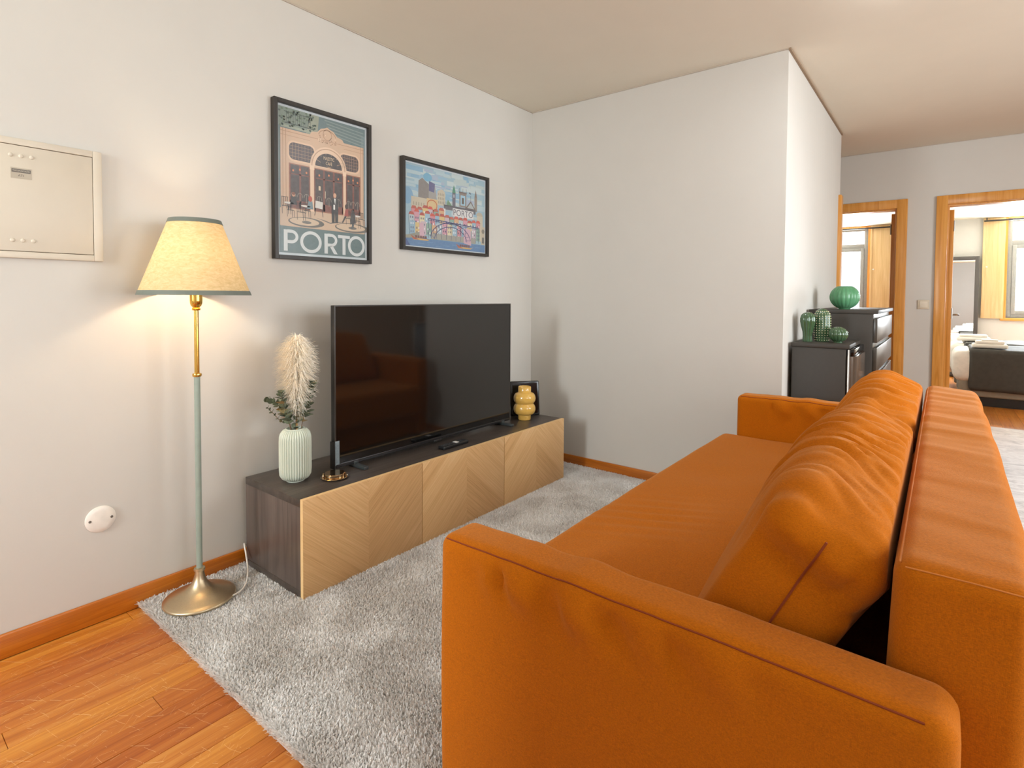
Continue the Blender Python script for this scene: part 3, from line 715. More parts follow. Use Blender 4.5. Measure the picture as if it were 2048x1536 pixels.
# ------------------------------------------------------------------ floor lamp
LX, LY, LZ = .170, -.162, RUGZ-.003
lamp = thing('floor_lamp', 'lit floor lamp with cream cone shade and brass base on the rug', 'lamp', (LX, LY, LZ))
lc = (LX, LY, LZ)
bp = [(.118, 0), (.122, .004), (.122, .009), (.119, .012), (.104, .018), (.080, .026), (.058, .036), (.040, .048), (.028, .062), (.0205, .078), (.0165, .094), (.0145, .108)]
add('base', lathe(BM(), bp, 72, lc), BRASS, lamp, angle=60)
add('collar', lathe(BM(), [(.0145, .107), (.0185, .109), (.0195, .113), (.0185, .118), (.012, .120)], 32, lc), BRASS, lamp)
add('pole', lathe(BM(), [(.0105, .115), (.0105, .842)], 24, lc), SAGE, lamp)
add('joint_ring', lathe(BM(), [(.010, .838), (.0145, .840), (.016, .846), (.0145, .851), (.009, .853)], 32, lc), BRASSL, lamp)
add('upper_pole', lathe(BM(), [(.0085, .850), (.0078, 1.092)], 24, lc), BRASSL, lamp)
add('socket', lathe(BM(), [(.0085, 1.085), (.0135, 1.086), (.0145, 1.091), (.0115, 1.097), (.017, 1.102), (.0205, 1.112), (.021, 1.122), (.021, 1.168), (.017, 1.169)], 32, lc), BRASSL, lamp)
SB, ST = 1.143, 1.418; RB, RT = .1845, .0845
sh = NT('shade_paper'); sn = sh.noise(sh.coord('Object', (1, 1, 2.2)), 55, 4, .6, .8)
scol = sh.ramp(sn, [(.3, lin((204, 176, 128))), (.7, lin((224, 200, 156)))])
df = sh.n('BsdfDiffuse'); tr = sh.n('BsdfTranslucent'); mx = sh.n('MixShader'); mx.inputs[0].default_value = .075
sh.l(scol, df.inputs[0]); sh.l(scol, tr.inputs[0]); sh.l(df.outputs[0], mx.inputs[1]); sh.l(tr.outputs[0], mx.inputs[2]); sh.l(mx.outputs[0], sh.out.inputs[0])
shade = add('shade', lathe(BM(), [(RB, SB), (RT, ST)], 96, lc, closed=False), sh.m, lamp)
TEAL = plain('shade_trim', (112, 118, 108), .6)
for z0, z1 in ((SB-.001, SB+.0155), (ST-.0145, ST+.001)):
    f = lambda z: RB+(RT-RB)*(z-SB)/(ST-SB)
    add('trim_band', lathe(BM(), [(f(z0)+.0016, z0), (f(z1)+.0016, z1), (f(z1)-.0016, z1), (f(z0)-.0016, z0), (f(z0)+.0016, z0)], 96, lc, closed=False), TEAL, shade)
add('shade_carrier', boxes((LX-RT+.002, LX+RT-.002, LY-.0015, LY+.0015, LZ+ST-.022, LZ+ST-.019), (LX-.0015, LX+.0015, LY-RT+.002, LY+RT-.002, LZ+ST-.022, LZ+ST-.019)), BRASSL, lamp, smooth=False)
bu = NT('bulb_glow'); em = bu.n('Emission'); em.inputs[0].default_value = (1, .80, .55, 1); em.inputs[1].default_value = 8; bu.l(em.outputs[0], bu.out.inputs[0])
add('bulb', sphere(BM(), (LX, LY, LZ+1.215), .022, (1, 1, 1.35), 16, 12), bu.m, lamp)
pl = bpy.data.lights.new('lamp_bulb_light', 'POINT'); pl.energy = 5.2; pl.color = (1, .80, .55); pl.shadow_soft_size = .03
po = bpy.data.objects.new('lamp_bulb_light', pl); COL.objects.link(po); po.location = (LX, LY, LZ+1.265)
bpy.context.view_layer.update()
cab = smooth_path([(.262, -.082, .034), (.245, -.04, .033), (.20, .0, .036), (.135, .036, .05), (.075, .058, .085), (.045, .066, .115), (.028, .082, .10), (.022, .16, .045)], 6)
o = add('lamp_cable', tube(BM(), cab, .0032, 8), WHITEP, origin=cab[0]); tag(o, 'thin white power cable running from the lamp base behind the bench', 'cable')

# ------------------------------------------------------------------ framed prints
class Print:
    def __init__(s, y0, y1, z0, z1, x): s.a = (y0, y1, z0, z1, x); s.V = []; s.F = []; s.C = []
    def P(s, pts, col, layer=1):
        y0, y1, z0, z1, x = s.a; b = len(s.V)
        for u, v in pts: s.V.append((x+layer*.00012, y0+(y1-y0)*u, z0+(z1-z0)*v))
        s.F.append(tuple(range(b, b+len(pts)))); s.C.append(lin(col))
    def R(s, u0, u1, v0, v1, col, layer=1): s.P([(u0, v0), (u1, v0), (u1, v1), (u0, v1)], col, layer)
    def L(s, pts, w, col, layer=5):
        y0, y1, z0, z1, x = s.a; asp = (y1-y0)/(z1-z0)
        for (a, b) in zip(pts, pts[1:]):
            dx, dy = (b[0]-a[0])*asp, b[1]-a[1]; L = math.hypot(dx, dy) or 1
            ox, oy = -dy/L*w/2/asp, dx/L*w/2
            s.P([(a[0]-ox, a[1]-oy), (b[0]-ox, b[1]-oy), (b[0]+ox, b[1]+oy), (a[0]+ox, a[1]+oy)], col, layer)
    def E(s, cu, cv, ru, rv, col, layer=2, a0=0, a1=360, n=24):
        s.P([(cu+ru*math.cos(math.radians(a)), cv+rv*math.sin(math.radians(a))) for a in np.linspace(a0, a1, n)][: n-1 if a1-a0 == 360 else n], col, layer)
    def ring(s, cu, cv, ru, rv, w, col, layer=3, a0=0, a1=360, n=28):
        y0, y1, z0, z1, _ = s.a; asp = (y1-y0)/(z1-z0); wu = w/asp
        A = np.radians(np.linspace(a0, a1, n))
        for a, b in zip(A, A[1:]):
            s.P([(cu+ru*math.cos(a), cv+rv*math.sin(a)), (cu+ru*math.cos(b), cv+rv*math.sin(b)), (cu+(ru-wu)*math.cos(b), cv+(rv-w)*math.sin(b)), (cu+(ru-wu)*math.cos(a), cv+(rv-w)*math.sin(a))], col, layer)
    def text(s, body, cu, cv, size, col, layer=6, sx=1.):
        y0, y1, z0, z1, x = s.a
        me = text_mesh(body, size*(z1-z0), wallM(x+layer*.00012, y0+(y1-y0)*cu, z0+(z1-z0)*cv), sx=sx)
        b = len(s.V); s.V += [tuple(v.co) for v in me.vertices]
        for p in me.polygons: s.F.append(tuple(b+i for i in p.vertices)); s.C.append(lin(col))
        bpy.data.meshes.remove(me)
    def build(s, parent):
        me = bpy.data.meshes.new('printed_sheet'); me.from_pydata(s.V, [], s.F)
        a = me.color_attributes.new('Col', 'FLOAT_COLOR', 'CORNER'); k = 0
        for p, c in zip(me.polygons, s.C):
            for i in p.loop_indices: a.data[i].color = (*c, 1)
        return add('printed_sheet', me, PRINT, parent, smooth=False)
def picture(label, y0, y1, z0, z1):
    t = thing('framed_print', label, 'picture', (0.0, (y0+y1)/2, z0), group='framed city prints above the television')
    fw_ = .018; b = BM(); X0, X1 = .002, .032
    box(b, X0, X1, y0, y0+fw_, z0, z1, bev=.0012, seg=1); box(b, X0, X1, y1-fw_, y1, z0, z1, bev=.0012, seg=1)
    box(b, X0, X1-.0002, y0+fw_, y1-fw_, z1-fw_, z1, bev=.0012, seg=1); box(b, X0, X1-.0002, y0+fw_, y1-fw_, z0, z0+fw_, bev=.0012, seg=1)
    add('frame', b, FRAMEB, t)
    add('backboard', box(BM(), .003, .012, y0+fw_, y1-fw_, z0+fw_, z1-fw_), MATB, t)
    add('pane', box(BM(), .0185, .0200, y0+fw_, y1-fw_, z0+fw_, z1-fw_), PICPANE, t, smooth=False)
    p = Print(y0+fw_, y1-fw_, z0+fw_, z1-fw_, .0135)
    return t, p
# poster with the cafe front
t1, p = picture('tall framed poster of a peach cafe front with PORTO lettered below', .220, .739, 1.332, 2.039)
PAPER, TEALB, PEACH, DPEACH, DARK, RED = (196, 204, 206), (94, 116, 118), (206, 172, 142), (176, 138, 108), (58, 46, 46), (116, 60, 46)
p.R(0, 1, 0, 1, PAPER, 0); p.R(.022, .978, .018, .985, TEALB, 1)
p.P([(.022, .86), (.30, .86), (.36, .985), (.022, .985)], (122, 138, 124), 2); p.P([(.30, .84), (.42, .84), (.44, .985), (.34, .985)], (146, 152, 132), 2)
for k in range(12): p.R(.10+k*.022, .104+k*.022, .885, .965, (58, 70, 66), 4)
p.R(.08, .38, .88, .887, (66, 80, 76), 4); p.R(.08, .38, .955, .96, (66, 80, 76), 4); p.R(.05, .40, .852, .868, (150, 160, 142), 3)
for k in range(70):
    a, b = random.uniform(.03, .40), random.uniform(.86, .98); p.E(a, b, .012, .007, random.choice(((70, 90, 74), (96, 116, 92), (60, 78, 70))), 5, n=7)
for k in range(5): p.P([(.50+.02*k, .975-.022*k), (.96, .955-.024*k), (.96, .948-.024*k), (.50+.02*k, .968-.022*k)], (130, 146, 140), 3)
p.R(.93, .978, .30, .93, (110, 132, 136), 2)
# facade
fac = [(.04, .195), (.96, .195), (.96, .845), (.72, .845), (.70, .865), (.64, .875), (.60, .905), (.555, .915), (.53, .925), (.505, .915), (.46, .905), (.42, .875), (.36, .868), (.34, .845), (.04, .845)]
p.P(fac, PEACH, 4)
for uu in (.06, .09, .92, .95): p.R(uu, uu+.006, .30, .845, DPEACH, 5)
p.R(.04, .96, .825, .829, DPEACH, 5); p.R(.04, .34, .80, .803, DPEACH, 5); p.R(.72, .96, .80, .803, DPEACH, 5)
p.ring(.53, .855, .10, .05, .006, DPEACH, 6, 10, 170); p.ring(.53, .87, .05, .04, .005, DPEACH, 6)
for k in range(26): p.E(.43+random.uniform(0, .2), .80+random.uniform(0, .07), .008, .005, random.choice((DPEACH, (226, 196, 166))), 6, n=7)
def rrect(u0, u1, v0, v1, r, col, layer):
    pts = []
    for cx_, cy_, a0 in ((u1-r, v1-r*.7, 0), (u0+r, v1-r*.7, 90), (u0+r, v0+r*.7, 180), (u1-r, v0+r*.7, 270)):
        pts += [(cx_+r*math.cos(math.radians(a)), cy_+r*.7*math.sin(math.radians(a))) for a in np.linspace(a0, a0+90, 6)]
    p.P(pts, col, layer)
for u0, u1 in ((.125, .385), (.675, .895)):
    rrect(u0-.015, u1+.015, .635, .775, .06, (222, 188, 156), 5); rrect(u0, u1, .648, .763, .05, (66, 52, 54), 6)
    for k in range(1, 8): p.R(u0+(u1-u0)*k/8-.0012, u0+(u1-u0)*k/8+.0012, .652, .76, DPEACH, 7)
    for k in range(1, 5): p.R(u0+.005, u1-.005, .648+.115*k/5-.001, .648+.115*k/5+.001, DPEACH, 7)
p.E(.545, .635, .205, .150, (226, 194, 164), 7, 0, 180); p.ring(.545, .635, .190, .138, .006, DPEACH, 8, 0, 180)
p.E(.545, .640, .150, .100, (52, 42, 44), 9, 0, 180)
for k in range(1, 7):
    a = math.radians(180*k/7); p.L([(.545, .640), (.545+.148*math.cos(a), .640+.098*math.sin(a))], .003, DPEACH, 10)
p.P([(.46, .648), (.63, .648), (.645, .70), (.60, .728), (.49, .728), (.445, .70)], (44, 38, 40), 11)
p.text('MAJESTIC', .546, .703, .034, (216, 186, 150), 12, .62); p.text('CAFÉ', .546, .669, .032, (216, 186, 150), 12, .7)
for u0, u1, mul in ((.13, .335, (.235,)), (.385, .705, (.49, .60)), (.745, .91, (.83,))):
    p.R(u0-.008, u1+.008, .318, .622, (150, 96, 70), 8); p.R(u0, u1, .325, .615, DARK, 9)
    p.R(u0, u1, .548, .556, RED, 10); p.R(u0, u1, .325, .375, RED, 10)
    for m_ in mul: p.R(m_-.010, m_+.010, .325, .615, RED, 10)
    p.R(u0, u0+.01, .325, .615, RED, 10); p.R(u1-.01, u1, .325, .615, RED, 10)
    for k in range(3):
        cu = u0+(u1-u0)*(k+.5)/3; p.E(cu, .575+.012*(k % 2), .010, .008, (206, 120, 66), 11, n=9)
    for k in range(3):
        cu = u0+(u1-u0)*(k+.5)/3; p.ring(cu, .40, .028, .03, .003, (150, 138, 124), 11, 0, 180, 10); p.R(cu-.002, cu+.002, .365, .43, (150, 138, 124), 11)
p.R(.430, .452, .47, .50, (214, 190, 156), 12); p.R(.50, .506, .42, .47, (226, 210, 180), 12)
p.R(.34, .38, .30, .62, (222, 190, 160), 11); p.R(.71, .74, .30, .62, (222, 190, 160), 11)
p.R(.335, .385, .605, .635, (230, 200, 170), 12); p.R(.705, .745, .605, .635, (230, 200, 170), 12)
# pavement
p.R(.03, .97, .198, .315, (198, 170, 142), 12)
for cu, cv, ru in ((.30, .235, .19), (.82, .232, .21)):
    p.E(cu, cv, ru, .034, (96, 92, 84), 13); p.E(cu-.02, cv+.003, ru-.035, .026, (200, 176, 148), 14); p.E(cu, cv, .05, .010, (104, 100, 92), 15)
p.P([(.40, .275), (.56, .245), (.72, .272), (.60, .262), (.56, .252), (.50, .264)], (112, 106, 98), 13)
# figures, chairs, tables
BLK = (40, 38, 40)
def chair(cu, cv, s):
    for k in range(4): p.L([(cu+k*.016*s, cv), (cu+k*.016*s, cv+.05*s)], .003, BLK, 17)
    p.L([(cu-.004, cv+.05*s), (cu+.052*s, cv+.05*s)], .003, BLK, 17); p.L([(cu, cv), (cu+.07*s, cv)], .004, BLK, 17)
    for k in (0, .05, .07): p.L([(cu+k*s, cv), (cu+k*s+.004, cv-.045*s)], .003, BLK, 17)
for q in ((.05, .33, 1.2), (.10, .305, 1.0), (.20, .30, 1.2), (.27, .315, 1.0), (.74, .30, 1.0), (.83, .29, 1.2), (.90, .305, 1.0)): chair(*q)
for cu, cv in ((.12, .352), (.29, .345), (.87, .325)): p.E(cu, cv, .05, .007, (214, 206, 196), 18); p.L([(cu, cv), (cu, cv-.05)], .004, BLK, 17)
p.P([(.13, .345), (.20, .345), (.19, .40), (.15, .40)], BLK, 18); p.E(.165, .412, .017, .014, (196, 140, 108), 19); p.E(.165, .420, .018, .010, (120, 66, 40), 20)
p.P([(.30, .33), (.37, .33), (.36, .385), (.32, .385)], (110, 132, 138), 18); p.E(.338, .40, .02, .020, (176, 66, 44), 19)
p.P([(.39, .345), (.47, .340), (.475, .39), (.395, .395)], (206, 204, 196), 18); p.L([(.40, .345), (.385, .29)], .004, BLK, 17); p.L([(.465, .34), (.475, .285)], .004, BLK, 17)
p.P([(.575, .255), (.605, .255), (.61, .34), (.615, .255), (.645, .255), (.65, .42), (.63, .432), (.59, .432), (.57, .42)], (34, 33, 36), 19)
p.E(.610, .452, .017, .017, (206, 158, 126), 20); p.P([(.600, .43), (.62, .43), (.612, .385)], (222, 220, 214), 20); p.R(.592, .612, .35, .385, (216, 214, 208), 21)
p.P([(.72, .315), (.77, .315), (.765, .37), (.735, .37)], (150, 60, 50), 19); p.E(.745, .385, .017, .018, (50, 34, 30), 20); p.P([(.69, .265), (.705, .262), (.75, .318), (.73, .322)], (52, 50, 52), 18)
p.P([(.79, .26), (.86, .27), (.85, .345), (.80, .345)], (54, 54, 56), 20); p.P([(.80, .225), (.815, .222), (.84, .27), (.82, .275)], (78, 84, 86), 19); p.E(.82, .355, .016, .014, (60, 44, 38), 21)
# lettering
p.R(.03, .97, .018, .196, (84, 108, 108), 13)
for k in range(16): p.R(.03, .97, .022+k*.011, .0232+k*.011, (78, 100, 102), 14)
LW = (206, 210, 208)
def letter_P(u, leg=False):
    p.R(u, u+.038, .03, .172, LW, 16); p.ring(u+.075, .128, .072, .046, .021, LW, 16, -90, 90); p.R(u+.036, u+.077, .152, .174, LW, 16); p.R(u+.036, u+.077, .082, .1035, LW, 16)
    if leg: p.P([(u+.058, .085), (u+.098, .085), (u+.150, .03), (u+.108, .03)], LW, 16)
letter_P(.065); p.ring(.345, .101, .115, .076, .022, LW, 16); letter_P(.490, True)
p.R(.645, .785, .150, .172, LW, 16); p.R(.697, .733, .03, .152, LW, 16); p.ring(.866, .101, .104, .076, .022, LW, 16)
p.text('travel poster', .88, .008, .012, (120, 126, 128), 3) if False else None
p.build(t1)

# city view print
t2, p = picture('wide framed print of colourful riverside houses and a bridge under blue sky', .946, 1.663, 1.425, 1.931)
p.R(0, 1, 0, 1, (206, 212, 216), 0); p.R(.012, .988, .016, .984, (150, 178, 190), 1)
for k in range(120):
    cu, cv = random.uniform(.03, .95), random.uniform(.45, .97); w_, h_ = random.uniform(.03, .10), random.uniform(.02, .07)
    p.R(max(.012, cu-w_), min(.988, cu+w_), max(.016, cv-h_/2), min(.984, cv+h_/2), random.choice(((170, 192, 198), (142, 176, 196), (184, 198, 198), (128, 168, 192), (176, 190, 188), (158, 172, 190))), 2+k*.02)
p.E(.26, .86, .05, .05, (108, 164, 192), 5); p.E(.04, .60, .06, .10, (120, 160, 188), 5)
G1, BEI, TERR = (126, 120, 116), (190, 180, 158), (172, 74, 62)
p.P([(.155, .55), (.27, .52), (.275, .78), (.20, .84), (.16, .80)], G1, 6); p.P([(.27, .52), (.375, .55), (.345, .78), (.275, .78)], (150, 148, 144), 6); p.P([(.275, .70), (.335, .69), (.345, .80), (.277, .82)], (92, 92, 130), 7)
p.P([(.37, .55), (.47, .55), (.465, .72), (.43, .755), (.375, .72)], BEI, 6)
for k in range(4):
    for j in range(3): p.R(.385+k*.02, .394+k*.02, .57+j*.05, .60+j*.05, (150, 142, 126), 7)
p.P([(.48, .56), (.56, .56), (.50, .64)], (104, 146, 108), 6)
p.R(.08, .25, .45, .60, BEI, 7); p.R(.25, .375, .48, .61, (202, 176, 128), 8); p.ring(.312, .53, .06, .07, .012, (182, 92, 52), 9); p.R(.25, .375, .44, .48, TERR, 9)
for k in range(5): p.R(.10+k*.028, .112+k*.028, .50, .54, (160, 150, 132), 8)
p.R(.555, .595, .55, .74, (96, 92, 106), 7); p.P([(.553, .74), (.597, .74), (.585, .80), (.575, .84), (.565, .80)], (66, 132, 100), 8); p.R(.569, .581, .68, .72, (190, 196, 200), 8)
p.R(.645, .735, .58, .76, (134, 120, 110), 7); p.R(.66, .72, .60, .73, (150, 186, 204), 8); p.R(.677, .703, .62, .70, (96, 82, 72), 9)
for uu in (.645, .69, .733): p.L([(uu, .76), (uu, .82)], .006, (104, 92, 84), 8)
p.R(.64, .74, .755, .775, (112, 100, 92), 8)
p.P([(.72, .57), (.86, .57), (.795, .68)], (112, 96, 88), 8); p.P([(.745, .58), (.84, .58), (.795, .655)], (168, 176, 176), 9); p.L([(.795, .68), (.795, .75)], .006, (112, 96, 88), 8)
p.R(.845, .88, .55, .74, (140, 126, 112), 7); p.P([(.845, .74), (.88, .74), (.8625, .84)], (128, 110, 98), 8)
p.P([(.77, .775), (.80, .765), (.79, .79), (.77, .79)], (86, 96, 112), 6)
p.R(.45, .86, .51, .57, (96, 94, 100), 9)
for k in range(22): p.L([(.45+k*.018, .555), (.45+k*.018, .61 if k < 8 else .585)], .005, (104, 102, 108), 9)
p.R(.395, .47, .43, .52, (206, 206, 204), 10); p.R(.56, .83, .44, .545, (212, 210, 208), 10)
p.text('PORTO', .695, .49, .115, (86, 82, 96), 11, .98); p.text('R.', .432, .472, .09, (86, 82, 104), 11)
p.R(.88, .96, .16, .50, BEI, 8); p.E(.915, .50, .045, .05, (176, 166, 146), 9, 0, 180); p.R(.94, .988, .12, .36, (186, 174, 150), 9); p.E(.965, .30, .02, .03, (128, 122, 110), 10); p.R(.95, .98, .14, .22, (112, 110, 104), 10)
PST = lambda c: tuple(v*.72+186*.28 for v in c)
HC = [(198, 108, 118), (120, 164, 190), (214, 176, 92), (192, 168, 176), (106, 150, 128), (206, 150, 96), (166, 184, 190), (204, 128, 146), (222, 204, 150), (134, 174, 196)]
k = 0
for rowi, (vb_, hh_, us) in enumerate(((.36, .12, np.arange(.08, .40, .062)), (.28, .125, np.arange(.055, .92, .058)), (.16, .20, np.arange(.06, .92, .062)))):
    for uu in us:
        c = PST(HC[k % len(HC)]); k += 1; h_ = hh_*random.uniform(.75, 1.15); w_ = random.uniform(.05, .064); L_ = 12+rowi*2
        if rowi == 2: h_ *= .8
        p.R(uu, uu+w_, vb_, vb_+h_, c, L_)
        if rowi < 2: p.P([(uu-.004, vb_+h_), (uu+w_+.004, vb_+h_), (uu+w_*.8, vb_+h_+.035), (uu+w_*.2, vb_+h_+.035)], random.choice((TERR, (196, 82, 66), (176, 88, 72))), L_)
        for a in range(2):
            for b in range(int(h_/.05)):
                p.R(uu+.012+a*.022, uu+.022+a*.022, vb_+.012+b*.048, vb_+.036+b*.048, random.choice(((84, 84, 110), (216, 220, 222), (96, 104, 128))), L_+1)
p.P([(.012, .13), (.20, .20), (.20, .08), (.012, .08)], (138, 138, 124), 18); p.R(.30, .86, .12, .19, (150, 148, 138), 18)
NAVY = (74, 78, 122)
p.R(.012, .988, .016, .115, (84, 122, 162), 19); p.P([(.012, .016), (.07, .016), (.012, .12)], (70, 92, 140), 20); p.P([(.012, .10), (.12, .11), (.16, .135), (.012, .14)], (148, 146, 128), 20)
for k in range(9): p.R(.05+k*.1, .12+k*.1, .03+.02*(k % 3), .036+.02*(k % 3), (104, 142, 178), 20)
p.L([(.27, .365), (.90, .335)], .013, NAVY, 21); p.L([(.27, .345), (.90, .315)], .006, NAVY, 21)
A = np.radians(np.linspace(8, 172, 26))
arc = [(.54+.25*math.cos(a), .12+.225*math.sin(a)) for a in A]; arc2 = [(.54+.205*math.cos(a), .10+.195*math.sin(a)) for a in A]
p.L(arc, .010, NAVY, 21); p.L(arc2, .010, NAVY, 21)
for a, b in zip(arc[::2], arc2[1::2]): p.L([a, b], .004, NAVY, 21)
for uu in (.27, .30, .36, .42, .48, .54, .60, .66, .72, .86, .90): p.L([(uu, .13), (uu, .355)], .005, NAVY, 21)
p.P([(.17, .13), (.225, .13), (.21, .30), (.165, .30)], (196, 160, 172), 20); p.P([(.70, .11), (.80, .09), (.79, .30), (.70, .31)], (196, 160, 172), 20)
for cu, cv in ((.17, .095), (.70, .045)):
    p.P([(cu-.10, cv+.05), (cu-.07, cv-.005), (cu+.09, cv-.005), (cu+.13, cv+.03), (cu+.10, cv+.012), (cu-.06, cv+.018)], (198, 158, 92), 23); p.P([(cu-.10, cv+.05), (cu-.07, cv), (cu-.01, cv), (cu-.05, cv+.02)], (166, 84, 62), 24)
    for k in range(5): p.R(cu-.05+k*.027, cu-.03+k*.027, cv+.018, cv+.048, (110, 66, 66), 24)
p.build(t2)

# ------------------------------------------------------------------ wall fittings
bx = thing('telecom_cabinet', 'cream metal telecom cabinet set into the wall left of the lamp', 'cabinet', (0, -.62, 1.284))
cy0, cy1, cz0, cz1 = -.86, -.402, 1.284, 1.665
f = BM(); fwd = .014
box(f, .0005, fwd, cy0, cy0+.026, cz0, cz1, bev=.002); box(f, .0005, fwd, cy1-.026, cy1, cz0, cz1, bev=.002); box(f, .0005, fwd-.0003, cy0+.026, cy1-.026, cz1-.021, cz1, bev=.002); box(f, .0005, fwd-.0003, cy0+.026, cy1-.026, cz0, cz0+.021, bev=.002)
add('frame', f, CREAM, bx)
add('recess', boxes((.0004, .003, cy0+.02, cy1-.02, cz0+.018, cz1-.018)), plain('recess_brown', (110, 82, 56), .7), bx, smooth=False)
dr = add('door', box(BM(), .0035, .0125, cy0+.028, cy1-.0275, cz0+.0227, cz1-.0227, bev=.0012), CREAM, bx)
for yy in (-.641, -.616, -.590):
    for zz in (1.610, 1.3405): add('rivet', sphere(BM(), (.0125, yy, zz), .0065, (.5, 1, 1), 14, 8), CREAM, dr)
lb = add('label_plate', box(BM(), .0125, .0133, -.642, -.591, 1.5375, 1.5715), plain('plate_grey', (176, 164, 144), .4), dr, label='small grey metal label plate')
add('label_strip', box(BM(), .0133, .0136, -.640, -.5935, 1.5565, 1.5675), plain('strip_dark', (92, 84, 74), .4), lb)
add('lettering', text_mesh('TELECOMUNICAÇÕES', .0068, wallM(.0137, -.6168, 1.5620), sx=.62), plain('letter_pale', (196, 186, 166), .5), lb, smooth=False)
add('lettering', text_mesh('ATI', .0095, wallM(.0134, -.6175, 1.5470)), plain('letter_dark', (70, 62, 54), .5), lb, smooth=False)
cp = thing('blanking_plate', 'round off-white blanking plate low on the wall beside the lamp pole', 'cover plate', (0, -.422, .369))
R90 = Matrix.Translation((0.0005, -.422, .369)) @ Matrix.Rotation(PI/2, 4, 'Y')
bm = BM(); lathe(bm, [(.046, 0), (.0465, .003), (.044, .0055), (.03, .008), (.001, .0088)], 48, (0, 0, 0)); bm.transform(R90); add('disc', bm, WHITEP, cp)
for dy in (-.032, .032):
    bm = BM(); lathe(bm, [(.0045, .0065), (.0045, .0088), (.001, .0088)], 14, (0, 0, 0)); bm.transform(R90); bm.transform(Matrix.Translation((0, dy, 0))); add('screw', bm, STEEL, cp)
sw = thing('light_switch', 'square beige light switch on the wall between the two doorways', 'switch', (2.212, YD, 1.08))
add('plate', box(BM(), 2.171, 2.253, YD-.010, YD-.0003, 1.081, 1.160, bev=.003), plain('switch_beige', (206, 194, 172), .4), sw)
add('rocker', box(BM(), 2.184, 2.240, YD-.014, YD-.0095, 1.094, 1.147, bev=.002), plain('switch_cream', (222, 212, 192), .35), sw)
LCX, LCY = 2.23, 1.625
cl = thing('ceiling_lamp', 'round white ceiling light glowing at the top edge', 'lamp', (LCX, LCY, H-.06))
add('rim', lathe(BM(), [(.165, .048), (.168, .052), (.168, .0595), (.15, .0597)], 64, (LCX, LCY, H-.06)), plain('lamp_rim', (214, 214, 210), .4), cl)
ce = NT('ceiling_lamp_glow'); em = ce.n('Emission'); em.inputs[0].default_value = (.90, .96, 1, 1); em.inputs[1].default_value = 13; ce.l(em.outputs[0], ce.out.inputs[0])
add('diffuser', lathe(BM(), [(.02, -.014), (.10, -.011), (.145, 0), (.158, .02), (.16, .048)], 64, (LCX, LCY, H-.06)), ce.m, cl)
cll = bpy.data.lights.new('ceiling_lamp_light', 'AREA'); cll.shape = 'DISK'; cll.size = .28; cll.energy = 5; cll.color = (.95, .98, 1)
clo = bpy.data.objects.new('ceiling_lamp_light', cll); COL.objects.link(clo); clo.location = (LCX, LCY, H-.082)

# ------------------------------------------------------------------ cabinets beyond the corner
FX0, FX1, FY0, FY1, FZ = 1.692, 1.955, 2.30, 2.775, .925
fr = thing('mini_fridge', 'dark grey mini fridge with ceramic cacti on top, beside the taller chest', 'fridge', (1.83, 2.54, 0))
add('body', box(BM(), FX0, FX1-.004, FY0, FY1, .03, FZ-.022, bev=.004), CHARC, fr)
add('top_slab', box(BM(), FX0-.004, FX1+.012, FY0-.004, FY1+.002, FZ-.022, FZ, bev=.003), CHARC, fr)
FRD = plain('fridge_door', (84, 70, 58), .22, .35)
dm = BM(); prof_ = [(FX1, FY0+.002), (FX1+.012, FY0+.002)]+[(FX1+.012+.032*math.sin(a), FY0+.002+.10*(1-math.cos(a))) for a in np.linspace(.2, PI/2, 8)]
prof_ += [(x_, FY0+FY1-y_) for x_, y_ in reversed(prof_)]
lo_ = [dm.verts.new((x_, y_, .04)) for x_, y_ in prof_]; hi_ = [dm.verts.new((x_, y_, FZ-.060)) for x_, y_ in prof_]
for i in range(len(prof_)):
    j = (i+1) % len(prof_); dm.faces.new((lo_[i], lo_[j], hi_[j], hi_[i]))
dm.faces.new(list(reversed(lo_))); dm.faces.new(hi_)
dd = add('door', dm, FRD, fr, angle=50)
add('handle_slot', box(BM(), FX1, FX1+.03, FY0+.01, FY1-.01, FZ-.058, FZ-.024, bev=.003), GLOSSB, dd)
add('door_edge', box(BM(), FX1+.003, FX1+.014, FY0-.002, FY0+.0015, .04, FZ-.024, bev=.001), STEEL, dd)
for a in (FX0+.03, FX1-.03):
    for b in (FY0+.04, FY1-.04): add('foot', lathe(BM(), [(.015, 0), (.015, .031)], 12, (a, b, 0)), MATB, fr)
CX0, CX1, CY0, CY1, CZ = 1.692, 2.045, 2.80, 4.00, 1.10
cd_ = thing('chest_of_drawers', 'tall dark chest of drawers below the round green vase', 'chest', (1.87, 3.4, 0))
add('carcass', box(BM(), CX0, CX1-.022, CY0, CY1, .0, CZ-.022, bev=.002), CHARC, cd_)
add('top', box(BM(), CX0-.004, CX1+.004, CY0-.004, CY1+.004, CZ-.022, CZ, bev=.002), CHARC, cd_)
zt = CZ-.022
for k in range(6):
    z1 = zt-.028-.172*k; z0 = z1-.142
    d = add('drawer', box(BM(), CX1-.021, CX1, CY0+.014, CY1-.014, z0, z1, bev=.002), CHARG, cd_)
    add('grip_rail', box(BM(), CX1-.028, CX1-.020, CY0+.004, CY1-.004, z1-.012, z1+.030, bev=.001), CHARG, cd_)

